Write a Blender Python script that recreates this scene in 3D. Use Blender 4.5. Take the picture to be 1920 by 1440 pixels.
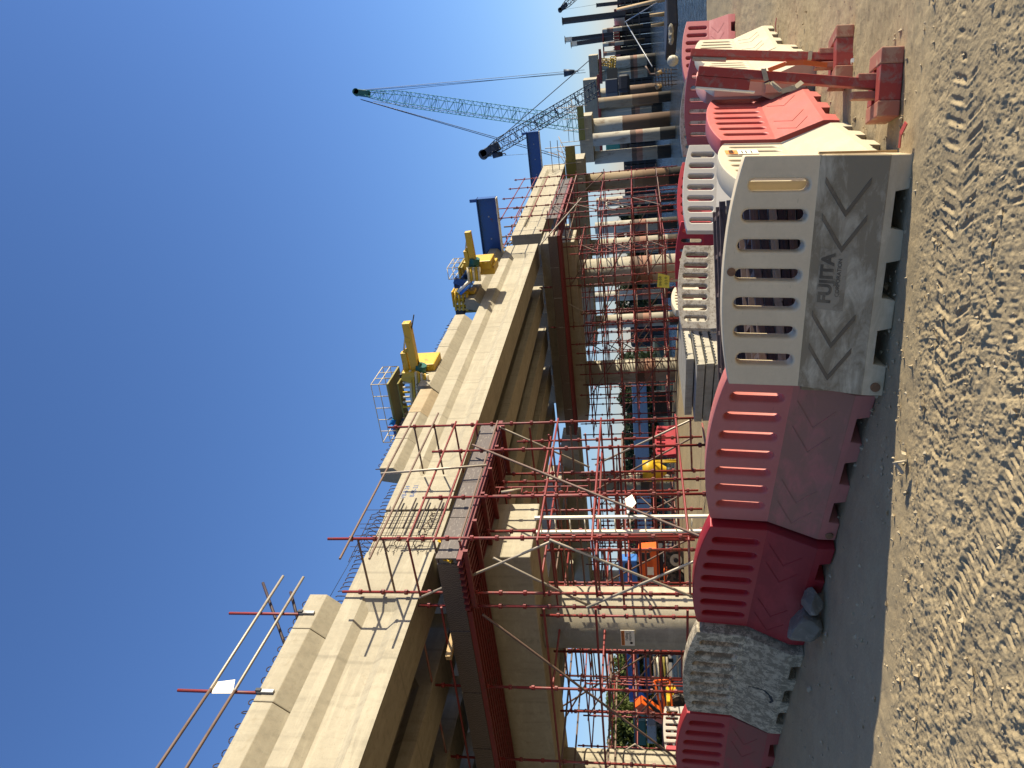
import bpy, math, random
import numpy as np
from mathutils import Vector, Matrix, Quaternion
R = math.radians
random.seed(7); rng = np.random.default_rng(7)
SC = bpy.context.scene
COL = SC.collection
for o in list(bpy.data.objects): bpy.data.objects.remove(o)

# ------------------------------------------------------------------ camera
F, ROLL, EYE = 1442.0, R(2.3), 1.6
PITCH = math.atan((math.sin(ROLL) * 705 + math.cos(ROLL) * 225) / F)
_f = np.array([0, math.cos(PITCH), math.sin(PITCH)]); _u = np.array([0, -math.sin(PITCH), math.cos(PITCH)]); _r = np.array([1., 0, 0])
_c, _s = math.cos(ROLL), math.sin(ROLL)
cam = bpy.data.objects.new('camera', bpy.data.cameras.new('camera')); COL.objects.link(cam)
cam.data.sensor_width = 36; cam.data.lens = 36 * F / 1920; cam.data.clip_end = 9000; cam.data.clip_start = 0.05
_right = -_r * _s - _u * _c; _upv = _r * _c - _u * _s
cam.matrix_world = Matrix(((_right[0], _upv[0], -_f[0], 0), (_right[1], _upv[1], -_f[1], 0), (_right[2], _upv[2], -_f[2], EYE), (0, 0, 0, 1)))
SC.camera = cam
# ------------------------------------------------------------------ light
SUN_EL, SUN_AZ = 12.5, 91.0           # azimuth clockwise from +Y : the sun stands to the right
w = bpy.data.worlds.new('World'); SC.world = w; w.use_nodes = True
nt = w.node_tree; bg = nt.nodes['Background']
sky = nt.nodes.new('ShaderNodeTexSky'); sky.sky_type = 'NISHITA'; sky.sun_disc = False
sky.sun_elevation = R(SUN_EL); sky.sun_rotation = R(SUN_AZ); sky.air_density = 1.1; sky.dust_density = 0.25; sky.ozone_density = 6.0; sky.altitude = 0
tn = nt.nodes.new('ShaderNodeMixRGB'); tn.blend_type = 'MULTIPLY'; tn.inputs[0].default_value = 1; tn.inputs[2].default_value = (1.22, .98, 1.04, 1)
nt.links.new(sky.outputs[0], tn.inputs[1]); nt.links.new(tn.outputs[0], bg.inputs[0]); bg.inputs[1].default_value = 0.132
sl = bpy.data.lights.new('sun', 'SUN'); sun = bpy.data.objects.new('sun', sl); COL.objects.link(sun)
sl.energy = 5.0; sl.angle = R(0.5); sl.color = (1.0, 0.93, 0.75)
sd = Vector((math.sin(R(SUN_AZ)) * math.cos(R(SUN_EL)), math.cos(R(SUN_AZ)) * math.cos(R(SUN_EL)), math.sin(R(SUN_EL))))
sun.rotation_euler = sd.to_track_quat('Z', 'Y').to_euler(); sun.location = (30, 0, 20)
vs = SC.view_settings; vs.view_transform = 'Standard'; vs.look = 'None'; vs.gamma = 1; vs.exposure = 0.8; vs.use_curve_mapping = False
SC.render.engine = 'CYCLES'; SC.cycles.max_bounces = 6; SC.cycles.diffuse_bounces = 2

# ------------------------------------------------------------------ measuring helpers (points of the place from sight lines)
AZ = R(26.2)
D = np.array([math.sin(AZ), math.cos(AZ), 0]); N = np.array([math.cos(AZ), -math.sin(AZ), 0])
O = np.array([0, 0, EYE])
def ray(x, y):
    u = (1440 - y) - 720.; v = x - 960.
    return _r * (_c * u - _s * v) - _u * (_s * u + _c * v) + _f * F
def on_plane(x, y, p0, n):
    d = ray(x, y); return O + d * (((np.array(p0) - O) @ n) / (d @ n))
def at_depth(x, y, Y):
    d = ray(x, y); return O + d * (Y / d[1])
A = at_depth(1100, 1008, 14.7) * np.array([1, 1, 0])
def loc(P): q = np.array(P) - A; return (float(q @ N), float(q @ D), float(P[2]))     # (t, s, z) bridge frame
def ont(x, y, t): return loc(on_plane(x, y, A + t * N, N))
def ons(x, y, s): return loc(on_plane(x, y, A + s * D, D))
def W(t, s, z): return A + N * t + D * s + np.array([0, 0, z])
BR = Matrix.Translation((A[0], A[1], 0)) @ Matrix.Rotation(-AZ, 4, 'Z')

def terrain(X, Y):
    X = np.asarray(X, float); Y = np.asarray(Y, float)
    z = 0.075 * (1.27 - X)
    z = np.where(z > 0.35, 0.35 + 0.15 * np.tanh((z - 0.35) / 0.15), z)
    z = np.where(z < -0.35, -0.35 + 0.25 * np.tanh((z + 0.35) / 0.25), z)
    edge = 47 - 26 / (1 + np.exp(-(X - 5.0) / 2.0)) + np.where(X < -9, (-9 - X) * 4.0, 0) + 1.2 * np.sin(X * .7)
    drop = np.clip((Y - edge) / 7.0, 0, 1)
    return z - 4.5 * drop * drop * (3 - 2 * drop)
def gz(X, Y): return float(terrain(X, Y))
def on_ground(x, y):
    d = ray(x, y); t = 0.5 / np.linalg.norm(d); p = O
    lo, hi = 1.0 / F, 80.0 / F
    for k in range(60):
        m = (lo + hi) / 2; p = O + d * m
        if p[2] > gz(p[0], p[1]): lo = m
        else: hi = m
    return O + d * lo

# ------------------------------------------------------------------ materials
MATS = {}
class NT:
    def __init__(s, name):
        s.m = bpy.data.materials.new(name); s.m.use_nodes = True; s.t = s.m.node_tree; s.b = s.t.nodes['Principled BSDF']
    def n(s, typ, **kw):
        k = s.t.nodes.new('ShaderNode' + typ)
        for a, v in kw.items():
            if a == 'inp':
                for i, val in v.items(): k.inputs[i].default_value = val
            else: setattr(k, a, v)
        return k
    def l(s, a, b): s.t.links.new(a, b)
    def coord(s, kind='Object', scale=(1, 1, 1), loc=(0, 0, 0), rot=(0, 0, 0)):
        c = s.n('TexCoord'); mp = s.n('Mapping'); s.l(c.outputs[kind], mp.inputs[0])
        mp.inputs['Scale'].default_value = scale; mp.inputs['Location'].default_value = loc; mp.inputs['Rotation'].default_value = rot
        return mp.outputs[0]
    def noise(s, co, scale, detail=6, rough=.6, dist=0):
        k = s.n('TexNoise'); s.l(co, k.inputs['Vector']); k.inputs['Scale'].default_value = scale; k.inputs['Detail'].default_value = detail
        k.inputs['Roughness'].default_value = rough; k.inputs['Distortion'].default_value = dist; return k.outputs['Fac']
    def ramp(s, fac, stops, interp='LINEAR'):
        k = s.n('ValToRGB'); s.l(fac, k.inputs[0]); e = k.color_ramp.elements; k.color_ramp.interpolation = interp
        while len(e) < len(stops): e.new(.5)
        for el, (p, c) in zip(e, stops):
            el.position = p; el.color = c if len(c) == 4 else (*c, 1)
        return k.outputs[0]
    def mix(s, fac, a, b, mode='MIX'):
        k = s.n('MixRGB', blend_type=mode)
        for i, v in enumerate((fac, a, b)):
            if isinstance(v, (int, float)): k.inputs[i].default_value = v if i == 0 else (v, v, v, 1)
            elif isinstance(v, tuple): k.inputs[i].default_value = v if len(v) == 4 else (*v, 1)
            else: s.l(v, k.inputs[i])
        return k.outputs[0]
    def math(s, op, a, b=None, clamp=False):
        k = s.n('Math', operation=op); k.use_clamp = clamp
        for i, v in enumerate((a, b)):
            if v is None: continue
            if isinstance(v, (int, float)): k.inputs[i].default_value = v
            else: s.l(v, k.inputs[i])
        return k.outputs[0]
    def sep(s, co):
        k = s.n('SeparateXYZ'); s.l(co, k.inputs[0]); return k.outputs
    def rnd(s): return s.n('ObjectInfo').outputs['Random']
    def bump(s, h, strength=.3, dist=.01):
        k = s.n('Bump'); k.inputs['Strength'].default_value = strength; k.inputs['Distance'].default_value = dist
        s.l(h, k.inputs['Height']); s.l(k.outputs[0], s.b.inputs['Normal'])
    def warm(s, c):
        f = (1.0, .91, .75)
        if isinstance(c, tuple): return (c[0] * f[0], c[1] * f[1], c[2] * f[2])
        return s.mix(1.0, c, f, 'MULTIPLY')
    def done(s, color, rough=.7, metal=0, spec=.4, warm=False):
        for nm, v in (('Base Color', s.warm(color) if warm else color), ('Roughness', rough), ('Metallic', metal)):
            if isinstance(v, (int, float)): s.b.inputs[nm].default_value = v
            elif isinstance(v, tuple): s.b.inputs[nm].default_value = v if len(v) == 4 else (*v, 1)
            else: s.l(v, s.b.inputs[nm])
        s.b.inputs['Specular IOR Level'].default_value = spec
        MATS[s.m.name] = s.m; return s.m

def mat_concrete(name, base, tint, rust=0.0, lines=0):
    m = NT(name); co = m.coord()
    a = m.noise(co, .7, 5, .65, .4); b = m.noise(co, 9, 6, .7); c = m.noise(m.coord(scale=(1, 1, .12)), 5, 4, .6)
    col = m.ramp(a, [(.3, tuple(x * .82 for x in base)), (.5, base), (.72, tint)])
    col = m.mix(m.ramp(c, [(.5, (0, 0, 0)), (.72, (1, 1, 1))]), col, tuple(x * .68 for x in base))
    d1 = m.noise(m.coord(scale=(1, .18, 2.2)), 2.6, 6, .7, .3); col = m.mix(m.ramp(d1, [(.52, (0, 0, 0)), (.62, (.5, .5, .5))]), col, tuple(min(1, x * 1.22) for x in tint))
    d2 = m.noise(m.coord(), 3.3, 7, .72, 1.0); col = m.mix(m.ramp(d2, [(.58, (0, 0, 0)), (.68, (.55, .55, .55))]), col, (base[0] * .72, base[1] * .66, base[2] * .56))
    wv = m.n('TexWave', bands_direction='Y'); m.l(m.coord(), wv.inputs[0]); wv.inputs['Scale'].default_value = .13; wv.inputs['Distortion'].default_value = .0; wv.inputs['Detail'].default_value = 0
    col = m.mix(m.ramp(wv.outputs['Fac'], [(.0, (.55, .55, .55)), (.00012, (0, 0, 0))]), col, tuple(x * .5 for x in base))
    col = m.mix(.35, col, m.ramp(b, [(.3, tuple(x * .75 for x in base)), (.7, tuple(min(1, x * 1.18) for x in base))]))
    sp = m.noise(co, 42, 2, .5)
    col = m.mix(m.ramp(sp, [(.66, (0, 0, 0)), (.72, (.5, .5, .5))]), col, tuple(x * .5 for x in base))
    if rust:
        rn = m.noise(m.coord(scale=(1, 1, .25)), 1.3, 7, .7, .8)
        col = m.mix(m.ramp(rn, [(.5 - rust * .2, (0, 0, 0)), (.62 - rust * .2, (1, 1, 1))]), col, (.16, .085, .045))
    m.bump(m.mix(.5, b, sp), .25, .01)
    return m.done(col, .85, warm=True)
mat_concrete('concrete', (.315, .295, .25), (.375, .355, .305))
mat_concrete('concrete_cap', (.33, .31, .265), (.38, .36, .31))
mat_concrete('concrete_brown', (.34, .28, .20), (.38, .33, .25))
mat_concrete('concrete_slab', (.34, .33, .30), (.42, .41, .38))
mat_concrete('concrete_pier', (.36, .335, .285), (.42, .39, .33))

def mat_pile(name, bands):
    m = NT(name); z = m.sep(m.coord())[2]
    n = m.noise(m.coord(scale=(1, 1, .3)), 2.2, 7, .7, .6)
    zz = m.math('ADD', z, m.math('MULTIPLY', m.math('SUBTRACT', n, .5), .25))
    k = m.math('DIVIDE', m.math('ADD', zz, 3.0), 9.0, True)
    col = m.ramp(k, bands, 'CONSTANT')
    col = m.mix(m.ramp(n, [(.52, (0, 0, 0)), (.68, (.7, .7, .7))]), col, (.15, .09, .05))
    m.bump(n, .2, .02)
    return m.done(col, .8, warm=True)
def zf(z): return (z + 3) / 9
mat_pile('pile_banded', [(0, (.05, .045, .04)), (zf(-.4), (.33, .31, .27)), (zf(1.1), (.28, .15, .11)), (zf(1.7), (.12, .08, .06)), (zf(2.2), (.40, .385, .34))])
mat_pile('pile_rust', [(0, (.03, .025, .02)), (zf(-.6), (.17, .10, .055)), (zf(1.3), (.20, .125, .07)), (zf(1.9), (.30, .23, .15)), (zf(4.6), (.30, .25, .18))])
mat_pile('pile_half', [(0, (.10, .06, .035)), (zf(.3), (.145, .085, .05)), (zf(3.0), (.42, .40, .35))])

def mat_plastic(name, base, dust, dust_amt, wear=(0, (1, 1, 1)), hip=.5, fade=(.5, .5, .5), fade_amt=.1, rough=.5):
    m = NT(name); co = m.coord(); xyz = m.sep(co)
    a = m.noise(co, 1.8, 6, .65, .5); b = m.noise(m.coord(scale=(.35, 1, 1)), 11, 6, .7, .6); f = m.noise(co, 34, 4, .7)
    col = m.mix(m.ramp(a, [(.4, (0, 0, 0)), (.75, (fade_amt, fade_amt, fade_amt))]), base, fade)
    col = m.mix(m.ramp(f, [(.35, (.12, .12, .12)), (.6, (0, 0, 0))]), col, tuple(x * .6 for x in base))
    low = m.math('SUBTRACT', 1, m.math('GREATER_THAN', xyz[2], hip)); feet = m.math('GREATER_THAN', xyz[2], .13)
    lowm = m.math('MULTIPLY', low, m.math('ADD', .45, m.math('MULTIPLY', feet, .55)))
    dn = m.ramp(m.mix(.55, a, b), [(.32, (.15, .15, .15)), (.52, (1, 1, 1))])
    df = m.math('MULTIPLY', m.math('MULTIPLY', dn, dust_amt), m.math('ADD', .12, m.math('MULTIPLY', lowm, .88)), True)
    col = m.mix(df, col, dust)
    if wear[0] > 0:
        wn = m.noise(m.coord(scale=(1, 1, 1), rot=(0, R(38), 0)), 12, 9, .85, .35)
        col = m.mix(m.ramp(wn, [(.55 - wear[0] * .2, (0, 0, 0)), (.58 - wear[0] * .2, (.9, .9, .9))]), col, wear[1])
    sc = m.noise(m.coord(scale=(1, 1, 5), rot=(0, R(25), 0)), 8, 3, .6)
    col = m.mix(m.ramp(sc, [(.70, (0, 0, 0)), (.73, (.4, .4, .4))]), col, tuple(x * .35 for x in base))
    m.bump(m.mix(.5, f, b), .12, .006)
    return m.done(col, m.mix(df, rough, .9), 0, .35, warm=True)
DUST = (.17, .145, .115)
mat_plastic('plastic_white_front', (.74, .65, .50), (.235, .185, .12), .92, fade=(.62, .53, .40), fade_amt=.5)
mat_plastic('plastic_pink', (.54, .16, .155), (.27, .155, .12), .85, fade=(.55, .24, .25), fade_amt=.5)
mat_plastic('plastic_dark_red', (.33, .012, .022), (.12, .025, .028), .5, fade=(.28, .02, .03), rough=.42)
mat_plastic('plastic_white_scraped', (.62, .55, .44), (.20, .17, .125), .4, wear=(.36, (.19, .165, .125)), fade=(.5, .44, .35), fade_amt=.5, rough=.65)
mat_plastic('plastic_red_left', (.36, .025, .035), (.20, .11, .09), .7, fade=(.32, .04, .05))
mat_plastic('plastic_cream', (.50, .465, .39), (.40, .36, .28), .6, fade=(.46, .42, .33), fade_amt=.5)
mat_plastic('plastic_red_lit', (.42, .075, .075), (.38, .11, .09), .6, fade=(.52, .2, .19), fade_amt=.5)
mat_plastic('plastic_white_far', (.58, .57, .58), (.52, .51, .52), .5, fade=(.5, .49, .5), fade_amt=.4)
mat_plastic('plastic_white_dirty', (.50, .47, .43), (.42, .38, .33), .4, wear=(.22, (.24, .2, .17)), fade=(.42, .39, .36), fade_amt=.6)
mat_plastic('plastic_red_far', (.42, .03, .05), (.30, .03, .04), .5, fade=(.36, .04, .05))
mat_plastic('plastic_maroon', (.40, .10, .13), (.33, .10, .12), .5, fade=(.42, .14, .16), fade_amt=.4)
mat_plastic('plastic_pale_pink', (.58, .27, .25), (.5, .3, .26), .5)

def mat_paint(name, base, rust=(.11, .055, .03), amt=.3, rough=.5, vary=.2, metal=0, scale=5):
    m = NT(name); co = m.coord(); r = m.rnd()
    col = m.mix(m.math('MULTIPLY', r, vary), base, tuple(x * .45 for x in base))
    n = m.noise(co, scale, 6, .7, .5)
    col = m.mix(m.ramp(n, [(.62 - amt * .25, (0, 0, 0)), (.72 - amt * .25, (.85, .85, .85))]), col, rust)
    m.bump(n, .1, .005)
    return m.done(col, rough, metal, warm=name in ('rock_grey', 'stone_tan', 'foam', 'chevron_grime', 'ink_grime', 'chevron_patch', 'timber_red_worn', 'timber_pale', 'white_metal', 'paper_white', 'rail_cream', 'scaffold_grey'))
mat_paint('scaffold_red', (.22, .027, .022), (.13, .055, .04), .5, .5, .35, scale=3)
mat_paint('scaffold_worn', (.26, .075, .055), (.30, .22, .17), .55, .6, .4, scale=4)
mat_paint('scaffold_rust', (.17, .105, .075), (.09, .055, .04), .4, .65, .4)
mat_paint('scaffold_grey', (.36, .33, .30), (.16, .12, .09), .25, .45, .3, .3)
mat_paint('scaffold_dark', (.05, .03, .028), (.08, .04, .03), .3, .6, .4)
mat_paint('steel_blue', (.012, .06, .21), (.03, .05, .09), .15, .4, .1)
mat_paint('steel_blue_bright', (.05, .17, .48), (.1, .15, .25), .15, .4, .1)
mat_paint('steel_yellow', (.55, .33, .015), (.25, .13, .02), .2, .45, .15)
mat_paint('steel_olive', (.23, .18, .03), (.1, .07, .02), .2, .5, .1)
mat_paint('rail_cream', (.62, .55, .40), (.4, .25, .1), .2, .5, .1)
mat_paint('steel_green', (.015, .10, .07), (.02, .04, .03), .2, .4, .1)
mat_paint('crane_green', (.04, .27, .22), (.35, .40, .28), .2, .45, .1)
mat_paint('crane_dark', (.035, .045, .065), (.03, .03, .03), .2, .5, .1)
mat_paint('crane_teal', (.02, .20, .19), (.05, .1, .1), .2, .45, .1)
mat_paint('machine_orange', (.72, .115, .015), (.3, .08, .02), .12, .4, .05)
mat_paint('timber_red', (.34, .045, .032), (.26, .13, .10), .45, .75, .1, scale=9)
mat_paint('timber_red_worn', (.36, .14, .105), (.42, .27, .20), .5, .85, .15, scale=7)
mat_paint('dark_red_steel', (.17, .022, .02), (.1, .03, .02), .3, .6, .2)
mat_paint('red_steel', (.36, .05, .03), (.2, .05, .03), .3, .55, .2)
mat_paint('dark_steel', (.022, .022, .026), (.05, .035, .025), .3, .6, .2)
mat_paint('grey_steel', (.3, .3, .3), (.16, .12, .09), .2, .45, .2, .2)
mat_paint('white_metal', (.72, .70, .64), (.4, .36, .3), .15, .4, .1)
mat_paint('rebar_rust', (.055, .035, .025), (.11, .055, .03), .4, .8, .5)
mat_paint('rubber', (.025, .024, .022), (.14, .11, .08), .5, .9, .1)
mat_paint('wheel_cream', (.52, .46, .33), (.3, .22, .13), .3, .6, .1)
mat_paint('tarp_blue', (.03, .28, .62), (.05, .2, .45), .1, .6, .1)
mat_paint('paper_white', (.8, .79, .76), (.7, .68, .62), .1, .8, .05)
mat_paint('sign_orange', (.75, .23, .04), (.6, .18, .03), .1, .6, .05)
mat_paint('sign_yellow', (.75, .52, .04), (.6, .45, .1), .1, .6, .05)
mat_paint('ink_black', (.02, .02, .02), (.05, .05, .05), .1, .7, .05)
mat_paint('ink_grime', (.115, .095, .07), (.19, .16, .115), .7, .9, .05)
mat_paint('chevron_grime', (.16, .125, .085), (.225, .175, .115), .55, .9, .25)
mat_paint('chevron_patch', (.36, .30, .22), (.24, .195, .135), .6, .9, .1, scale=12)
mat_paint('barge_blue', (.13, .20, .28), (.10, .13, .16), .3, .6, .1)
mat_paint('dark_glass', (.02, .025, .03), (.03, .03, .03), .1, .1, 0)
mat_paint('plug_brown', (.24, .115, .05), (.12, .06, .03), .3, .7, .1)
mat_paint('rock_grey', (.20, .185, .165), (.30, .28, .25), .3, .85, .2, scale=14)
mat_paint('timber_pale', (.45, .33, .19), (.3, .2, .11), .3, .8, .2, scale=8)
mat_paint('foam', (.45, .40, .32), (.35, .3, .24), .4, .8, .1)

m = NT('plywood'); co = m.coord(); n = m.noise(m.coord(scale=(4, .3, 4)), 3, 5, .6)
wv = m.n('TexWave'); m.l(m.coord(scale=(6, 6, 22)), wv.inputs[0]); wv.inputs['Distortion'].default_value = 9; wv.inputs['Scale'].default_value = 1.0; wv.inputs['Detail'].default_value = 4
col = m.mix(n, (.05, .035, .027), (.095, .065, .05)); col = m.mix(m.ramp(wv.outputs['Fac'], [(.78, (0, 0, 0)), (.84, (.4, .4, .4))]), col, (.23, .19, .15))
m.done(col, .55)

m = NT('ground'); co = m.coord()
a = m.noise(co, .45, 6, .6, .5); b = m.noise(co, 3.5, 8, .7, .3); c = m.noise(co, 60, 5, .75); st_ = m.noise(m.coord(scale=(1, .25, 1), rot=(0, 0, R(10))), 2.5, 5, .6)
col = m.ramp(a, [(.3, (.32, .26, .165)), (.5, (.42, .345, .225)), (.72, (.50, .415, .28))])
col = m.mix(.45, col, m.ramp(b, [(.3, (.28, .225, .145)), (.7, (.51, .425, .285))]))
col = m.mix(m.ramp(st_, [(.55, (0, 0, 0)), (.75, (.45, .45, .45))]), col, (.22, .18, .13))
col = m.mix(.35, col, m.ramp(c, [(.3, (.2, .16, .11)), (.7, (.48, .41, .3))]))
m.bump(m.mix(.5, c, m.noise(co, 180, 3, .7)), .55, .012); m.done(col, .95, 0, .15, warm=True)

m = NT('water'); n = m.noise(m.coord(scale=(1, .45, 1)), 1.6, 6, .65, .5); m.bump(n, .8, .5)
m.done((.035, .045, .04), .12, 0, .5)
m = NT('far_land'); n = m.noise(m.coord(), .06, 6, .6); m.done(m.ramp(n, [(.3, (.035, .05, .03)), (.7, (.09, .10, .06))]), .95)
def mat_leaf(name, a, b):
    m = NT(name); g = m.n('NewGeometry'); n = m.noise(m.coord(), 1.4, 3, .6)
    col = m.mix(.5, m.mix(g.outputs['Random Per Island'], a, b), m.mix(n, a, b))
    m.done(col, .7, 0, .2)
    tr = m.n('BsdfTranslucent'); m.l(col, tr.inputs[0]); mx = m.n('MixShader'); mx.inputs[0].default_value = .3
    m.l(m.b.outputs[0], mx.inputs[1]); m.l(tr.outputs[0], mx.inputs[2]); m.l(mx.outputs[0], m.t.nodes['Material Output'].inputs[0])
mat_leaf('leaf', (.045, .07, .015), (.16, .17, .045)); mat_leaf('leaf_dark', (.018, .03, .012), (.05, .065, .025))
mat_paint('stone_tan', (.36, .30, .21), (.46, .41, .32), .5, .9, .1, scale=30)
mat_paint('bark', (.10, .075, .05), (.05, .04, .03), .4, .9, .2)
mat_paint('sheet_pile', (.018, .018, .020), (.04, .03, .022), .4, .7, .2)

# ------------------------------------------------------------------ mesh builder
class MB:
    def __init__(s): s.v = []; s.f = []; s.sm = []
    def add(s, vs, fs, smooth=False):
        k = len(s.v); s.v += [tuple(map(float, p)) for p in vs]; s.f += [tuple(i + k for i in f) for f in fs]; s.sm += [smooth] * len(fs); return s
    def box(s, a, b):
        x0, y0, z0 = a; x1, y1, z1 = b
        return s.add([(x0, y0, z0), (x1, y0, z0), (x1, y1, z0), (x0, y1, z0), (x0, y0, z1), (x1, y0, z1), (x1, y1, z1), (x0, y1, z1)],
                     [(0, 3, 2, 1), (4, 5, 6, 7), (0, 1, 5, 4), (1, 2, 6, 5), (2, 3, 7, 6), (3, 0, 4, 7)])
    def hexa(s, p8): return s.add(p8, [(0, 3, 2, 1), (4, 5, 6, 7), (0, 1, 5, 4), (1, 2, 6, 5), (2, 3, 7, 6), (3, 0, 4, 7)])
    def bar(s, p0, p1, wx, wz, up=(0, 0, 1)):
        p0, p1 = Vector(p0), Vector(p1); d = (p1 - p0).normalized(); u = Vector(up)
        if abs(d.dot(u)) > .95: u = Vector((1, 0, 0))
        x = d.cross(u).normalized() * wx / 2; z = x.cross(d).normalized() * wz / 2
        return s.hexa([p0 - x - z, p0 + x - z, p1 + x - z, p1 - x - z, p0 - x + z, p0 + x + z, p1 + x + z, p1 - x + z])
    def tube(s, p0, p1, r, n=8, r1=None, caps=True):
        p0, p1 = Vector(p0), Vector(p1); d = (p1 - p0).normalized(); u = Vector((0, 0, 1)) if abs(d.z) < .9 else Vector((1, 0, 0))
        x = d.cross(u).normalized(); y = d.cross(x).normalized(); r1 = r if r1 is None else r1
        vs = [p0 + (x * math.cos(2 * math.pi * i / n) + y * math.sin(2 * math.pi * i / n)) * r for i in range(n)] + \
             [p1 + (x * math.cos(2 * math.pi * i / n) + y * math.sin(2 * math.pi * i / n)) * r1 for i in range(n)]
        s.add(vs, [(i, i + n, (i + 1) % n + n, (i + 1) % n) for i in range(n)], True)
        if caps: k = len(s.v) - 2 * n; s.f += [tuple(range(k, k + n)), tuple(range(k + 2 * n - 1, k + n - 1, -1))]; s.sm += [False, False]
        return s
    def path(s, pts, r, n=6):
        for a, b in zip(pts, pts[1:]): s.tube(a, b, r, n)
        return s
    def prism(s, prof, axis, a, b):
        # profile list of 2d points in the plane normal to axis ('x': (y,z), 'y': (x,z), 'z': (x,y))
        def P(q, h): return {'x': (h, q[0], q[1]), 'y': (q[0], h, q[1]), 'z': (q[0], q[1], h)}[axis]
        n = len(prof); vs = [P(q, a) for q in prof] + [P(q, b) for q in prof]
        return s.add(vs, [(i, (i + 1) % n, (i + 1) % n + n, i + n) for i in range(n)] + [tuple(range(n - 1, -1, -1)), tuple(range(n, 2 * n))])
    def mesh(s, name, mat, weld=False):
        me = bpy.data.meshes.new(name)
        if weld:
            mp = {}; nv = []; idx = []
            for p in s.v:
                k = tuple(round(c, 4) for c in p)
                if k not in mp: mp[k] = len(nv); nv.append(p)
                idx.append(mp[k])
            fs = []; sm = []
            for f, q in zip(s.f, s.sm):
                g = []
                for i in f:
                    j = idx[i]
                    if not g or g[-1] != j: g.append(j)
                if len(g) > 1 and g[0] == g[-1]: g.pop()
                if len(set(g)) == len(g) and len(g) > 2: fs.append(g); sm.append(q)
            me.from_pydata(nv, [], fs); me.polygons.foreach_set('use_smooth', sm)
        else:
            me.from_pydata(s.v, [], s.f); me.polygons.foreach_set('use_smooth', s.sm)
        me.materials.append(MATS[mat]); me.update()
        import bmesh as _b
        bm = _b.new(); bm.from_mesh(me); _b.ops.recalc_face_normals(bm, faces=bm.faces); bm.to_mesh(me); bm.free()
        return me
    def build(s, name, mat, parent=None, weld=False, bevel=0):
        o = bpy.data.objects.new(name, s.mesh(name, mat, weld)); COL.objects.link(o); o.parent = parent
        if bevel: bev(o, bevel)
        return o
def bev(o, wd, seg=2):
    b = o.modifiers.new('bevel', 'BEVEL'); b.width = wd; b.segments = seg; b.limit_method = 'ANGLE'; b.angle_limit = R(35); b.harden_normals = False
def tag(o, label, cat, group=None, kind=None):
    if label: o['label'] = label
    if cat: o['category'] = cat
    if group: o['group'] = group
    if kind: o['kind'] = kind
    return o
def empty(name, mat4=None, label=None, cat=None, group=None):
    o = bpy.data.objects.new(name, None); COL.objects.link(o); o.empty_display_size = .2
    if mat4 is not None: o.matrix_world = mat4
    return tag(o, label, cat, group)
def brm(t=0, s=0, z=0): return BR @ Matrix.Translation((t, s, z))
def structure(o): o['kind'] = 'structure'; return o
_inst = {}
def inst(name, me, parent, mat4):
    o = bpy.data.objects.new(name, me); COL.objects.link(o); o.parent = parent
    o.matrix_local = mat4 if parent else mat4
    if not parent: o.matrix_world = mat4
    return o
def tube_part(parent, name, p0, p1, r=.024, mat='scaffold_red', n=8):
    k = ('tube', r, mat, n)
    if k not in _inst: _inst[k] = MB().tube((0, 0, 0), (0, 0, 1), r, n).mesh('tube', mat)
    p0, p1 = Vector(p0), Vector(p1); d = p1 - p0
    return inst(name, _inst[k], parent, Matrix.Translation(p0) @ d.to_track_quat('Z', 'Y').to_matrix().to_4x4() @ Matrix.Diagonal((1, 1, d.length, 1)))
def standard(parent, p, ztop, mat='scaffold_red', step=.5, r=.026, lean=(0, 0)):
    L = ztop - p[2]; k = ('std', round(L, 1), mat, step, r)
    if k not in _inst:
        L2 = round(L, 1); b = MB().tube((0, 0, 0), (0, 0, L2), r, 8); z = .3
        while z < L2 - .08:
            b.tube((0, 0, z - .035), (0, 0, z + .035), r * 1.75, 8); b.box((-.055, -.02, z - .03), (.055, .02, z + .03)); z += step
        _inst[k] = b.mesh('standard', mat)
    return inst('standard', _inst[k], parent, Matrix.Translation(p) @ Matrix.Rotation(lean[0], 4, 'X') @ Matrix.Rotation(lean[1], 4, 'Y'))

# ================================================================== THE SETTING
def vnoise(x, y, seed):
    g = np.random.default_rng(seed).random((256, 256))
    xi = np.floor(x).astype(int); yi = np.floor(y).astype(int); fx = x - xi; fy = y - yi
    fx = fx * fx * (3 - 2 * fx); fy = fy * fy * (3 - 2 * fy); a = lambda i, j: g[(xi + i) & 255, (yi + j) & 255]
    return (a(0, 0) * (1 - fx) + a(1, 0) * fx) * (1 - fy) + (a(0, 1) * (1 - fx) + a(1, 1) * fx) * fy
def fbm(x, y, sc, oc, seed, gain=.55, ridge=False):
    h = 0; am = 1; tot = 0
    for k in range(oc):
        n = vnoise(x * sc + 17.3 * k, y * sc + 9.1 * k, seed + k)
        if ridge: n = 1 - np.abs(2 * n - 1)
        h = h + am * n; tot += am; am *= gain; sc *= 2.03
    return h / tot - .5
def sstep(a, b, x): t = np.clip((x - a) / (b - a), 0, 1); return t * t * (3 - 2 * t)
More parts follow.
